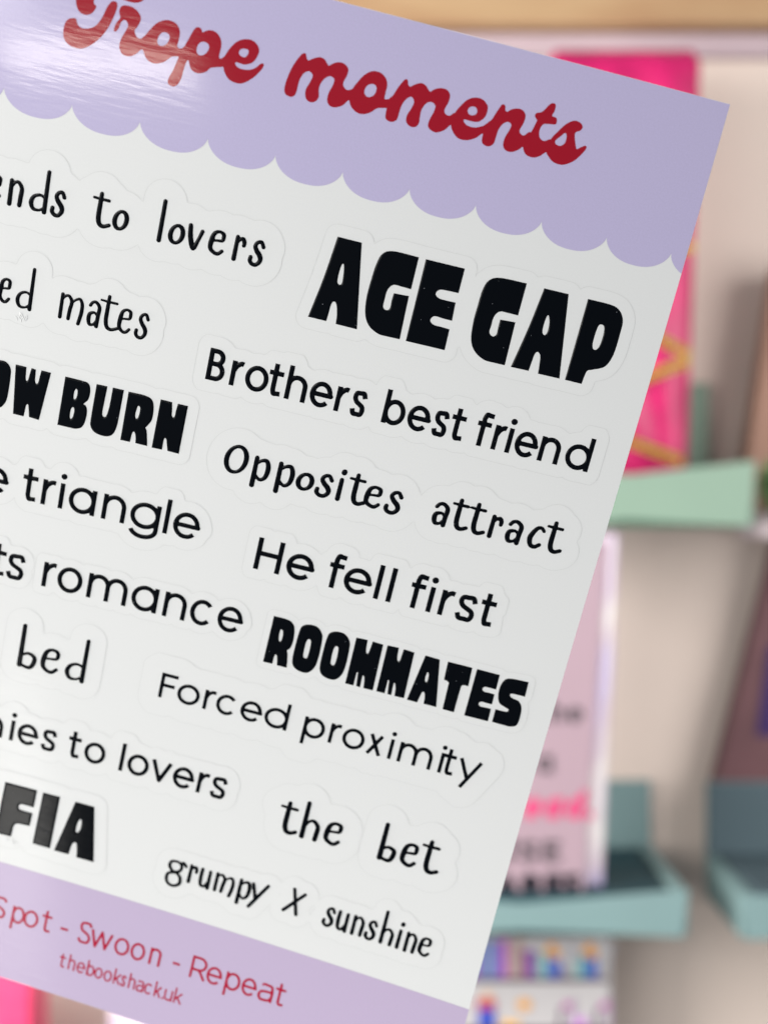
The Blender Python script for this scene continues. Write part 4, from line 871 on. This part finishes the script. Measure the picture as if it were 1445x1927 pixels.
flat_word('read.', 1110, 1540, 38, 12, M_PINK_INK, card, dw, slant=.3, wr=.85)
flat_word('USE', 1050, 1622, 40, 10, M_GREY_INK, card, dw)
flat_word('PAGES', 1090, 1680, 36, 13, M_BLACK_INK, card, dw)

# pouch with a printed bookcase pattern under the teal tray
pp_d = 1.04
M_PRINT = plain('white_print_fabric', (0.396, 0.387, 0.396, 1), 0.5, 0.3, var=0.03)
prx = at(1152, 1800, pp_d)[0]
bz0 = at(0, 2080, pp_d)[2]; bz1 = at(0, 1762, pp_d)[2]
book = thing('printed_pouch', (prx - .1, pp_d, bz0), 'white pouch printed with rows of coloured books under the teal tray', 'pouch')
V, F = box_data(prx - .2, prx, pp_d, pp_d + .03, bz0, bz1)
build('pouch_front', V, F, M_PRINT, book, bevel=.004)
INK = {}
def ink(*c):
    if c not in INK: INK[c] = plain('print_ink', srgb(*c), 0.5, 0.3, var=0.05)
    return INK[c]
V, F, fm, ms = [], [], [], []
dpp = pp_d - .0008
def patch(x0, x1, y0, y1, c, skew=0):
    m_ = ink(*c)
    if m_ not in ms: ms.append(m_)
    k = len(V)
    front = [at(x0, y1, dpp), at(x1, y1, dpp), at(x1 + skew, y0, dpp), at(x0 + skew, y0, dpp)]
    V.extend(front); V.extend([p + np.array([0, .0006, 0]) for p in front])
    F.extend([(k, k+1, k+2, k+3), (k, k+4, k+5, k+1), (k+1, k+5, k+6, k+2), (k+2, k+6, k+7, k+3), (k+3, k+7, k+4, k)]); fm.extend([ms.index(m_)] * 5)
rr = random.Random(5)
def crop4(x, y): return x / 2.47 + 860, y / 2.47 + 1400
def cp(x0, x1, y0, y1, c, skew=0):
    a, b2 = crop4(x0, y0); c_, d_ = crop4(x1, y1); patch(a, c_, b2, d_, c, skew / 2.47)
for x0, x1, y0, c in ((60, 95, 930, (150, 90, 160)), (100, 135, 915, (90, 110, 170)), (148, 178, 915, (110, 125, 170)), (182, 205, 920, (105, 105, 190)), (207, 232, 905, (175, 70, 150)),
                      (258, 278, 925, (150, 120, 120)), (283, 296, 900, (185, 150, 130)), (308, 328, 955, (120, 80, 140)), (332, 360, 960, (130, 50, 150)),
                      (368, 388, 975, (120, 165, 160)), (393, 408, 965, (150, 190, 180)), (414, 432, 995, (60, 110, 170)), (434, 480, 1005, (75, 90, 170)),
                      (520, 545, 940, (150, 150, 160)), (550, 572, 1000, (130, 175, 170)), (578, 596, 985, (90, 150, 165)), (600, 650, 1000, (65, 90, 165))):
    cp(x0, x1, y0, 1085, c)
cp(664, 690, 920, 1084, (150, 150, 155), 45)
cp(490, 512, 1030, 1084, (120, 120, 125), -20)
for x in (405, 580):
    for dx, dy, r in ((30, 945, 26), (8, 965, 20), (55, 972, 22), (38, 985, 20)): cp(x + dx - r*.5, x + dx + r*.8, dy - r*.6, dy + r*.6, (205, 140, 45), rr.uniform(-4, 4))
cp(20, 700, 1087, 1108, (70, 55, 65)); cp(20, 700, 1320, 1340, (70, 55, 65))
cp(92, 178, 1190, 1232, (165, 60, 80)); cp(98, 176, 1234, 1318, (50, 70, 165)); cp(120, 160, 1160, 1188, (200, 150, 100))
for dx in (0, 12, -12): cp(292 + dx, 330 + dx, 1188 + abs(dx), 1236 - abs(dx), (205, 145, 50))
cp(205, 290, 1288, 1318, (215, 165, 80))
for x in (470, 640):
    cp(x, x + 14, 1225, 1318, (90, 70, 90), 6); cp(x + 22, x + 56, 1200, 1232, (170, 90, 150), 6); cp(x + 60, x + 72, 1190, 1318, (150, 130, 160), 4)
cp(540, 600, 1270, 1318, (180, 130, 190))
# keep neighbouring printed patches on their own planes
V = [np.array(v) + np.array([0, -0.00004 * ((i // 8) % 9), 0]) for i, v in enumerate(V)]
build('book_print', V, F, ms, book, fmat=fm)

# dark red book with a purple panel leaning in the right-hand tray
M_MAROON = plain('maroon_cover', (0.105, 0.049, 0.055, 1), 0.55, 0.3, var=0.12)
M_PURPLE = plain('purple_panel', (0.030, 0.012, 0.075, 1), 0.45, 0.3)
bd = 1.0875
def slab(name, quad, d, th, m, parent=None):
    V = [at(x, y, d) for x, y in quad]; V = V + [v + np.array([0, th, 0]) for v in V]
    return build(name, V, [(0, 1, 2, 3), (7, 6, 5, 4), (0, 4, 5, 1), (1, 5, 6, 2), (2, 6, 7, 3), (3, 7, 4, 0)], m, parent, bevel=.0015)
bk = thing('book', tuple(at(1420, 1500, bd)), 'dark maroon book with a deep purple panel tucked slanting behind the right tray', 'book')
slab('cover', [(1338, 1500), (1700, 1500), (1790, 985), (1470, 985)], bd, .02, M_MAROON, bk)
slab('title_panel', [(1422, 1385), (1640, 1385), (1660, 1190), (1446, 1215)], bd - .0015, .001, M_PURPLE, bk)

# things at the right edge above that tray
M_KRAFT = plain('kraft_card', (0.255, 0.153, 0.115, 1), 0.7, 0.2)
M_GREEN = plain('green_leaf', (0.13, 0.27, 0.11, 1), 0.5, 0.3, var=0.3, scale=60)
M_SHELF = plain('pale_shelf_paint', (0.62, 0.55, 0.60, 1), 0.6, 0.3)
ls = box('ledge', (at(1420, 0, 1.06)[0], .62, 1.0, WALL_Y - .0005, at(0, 1012, 1.06)[2], at(0, 962, 1.06)[2]), M_SHELF, bevel=.004)
tag(ls, 'small pale lilac wall ledge at the right edge of the picture', 'ledge')
zl = at(0, 962, 1.06)[2]
kb = slab('kraft_box', [(1390, CY - zl / 1.075 * LENS_PX), (1640, CY - zl / 1.075 * LENS_PX), (1690, 500), (1462, 500)], 1.075, .025, M_KRAFT)
tag(kb, 'dull brown card box leaning on the pale ledge', 'box')
def leaf_clump(name, c, r, n, m, label, cat):
    rnd = random.Random(3); V, F = [], []
    for i in range(n):
        th = rnd.uniform(0, 6.28); ph = rnd.uniform(-.2, 1.4); q = r * rnd.uniform(.3, 1)
        p = np.array([c[0] + q * math.cos(th) * math.cos(ph), c[1] + .5 * q * math.sin(th) * math.cos(ph), c[2] + 1.6 * q * math.sin(ph) + .01])
        a = np.array([rnd.uniform(-1, 1) for _ in range(3)]); a /= np.linalg.norm(a)
        b2 = np.cross(a, [rnd.uniform(-1, 1) for _ in range(3)]); b2 /= np.linalg.norm(b2)
        k = len(V); l = r * .35
        V += [p - a*l, p + b2*l*.35, p + a*l, p - b2*l*.35]; F.append((k, k+1, k+2, k+3))
    k = len(V)
    for i in range(8):
        t = i / 8 * 6.283
        V += [(c[0] + .008*math.cos(t), c[1] + .008*math.sin(t), c[2]), (c[0] + .01*math.cos(t), c[1] + .01*math.sin(t), c[2] + .02)]
    for i in range(8): F.append((k + 2*i, k + 2*((i+1) % 8), k + 2*((i+1) % 8) + 1, k + 2*i + 1))
    F.append(tuple(k + 2*i for i in range(8)))
    return tag(build(name, V, F, m), label, cat)
leaf_clump('small_plant', (at(1464, 0, 1.03)[0], 1.03, zl + .0005), .018, 260, M_GREEN, 'small green leafy plant on the pale ledge', 'plant')

# lower left, under the sheet
M_HOT = plain('hot_pink_plastic', (0.60, 0.04, 0.12, 1), 0.35, 0.5, var=0.2, scale=30, bump=.2)
V, F = box_data(-.40, at(62, 0, .98)[0], .98, 1.03, at(0, 2250, .98)[2], at(0, 1790, .98)[2])
pb = build('pink_box', V, F, M_HOT, bevel=.004)
tag(pb, 'hot pink glossy box below the lower left corner of the sheet', 'box')
V, F = box_data(at(205, 0, 1.03)[0], at(330, 0, 1.03)[0], 1.03, 1.045, at(0, 2200, 1.03)[2], at(0, 1893, 1.03)[2])
hp = build('film_packet', V, F, M_FILM, bevel=.003)
tag(hp, 'pale pink and blue film packet peeking out under the sheet', 'packet')
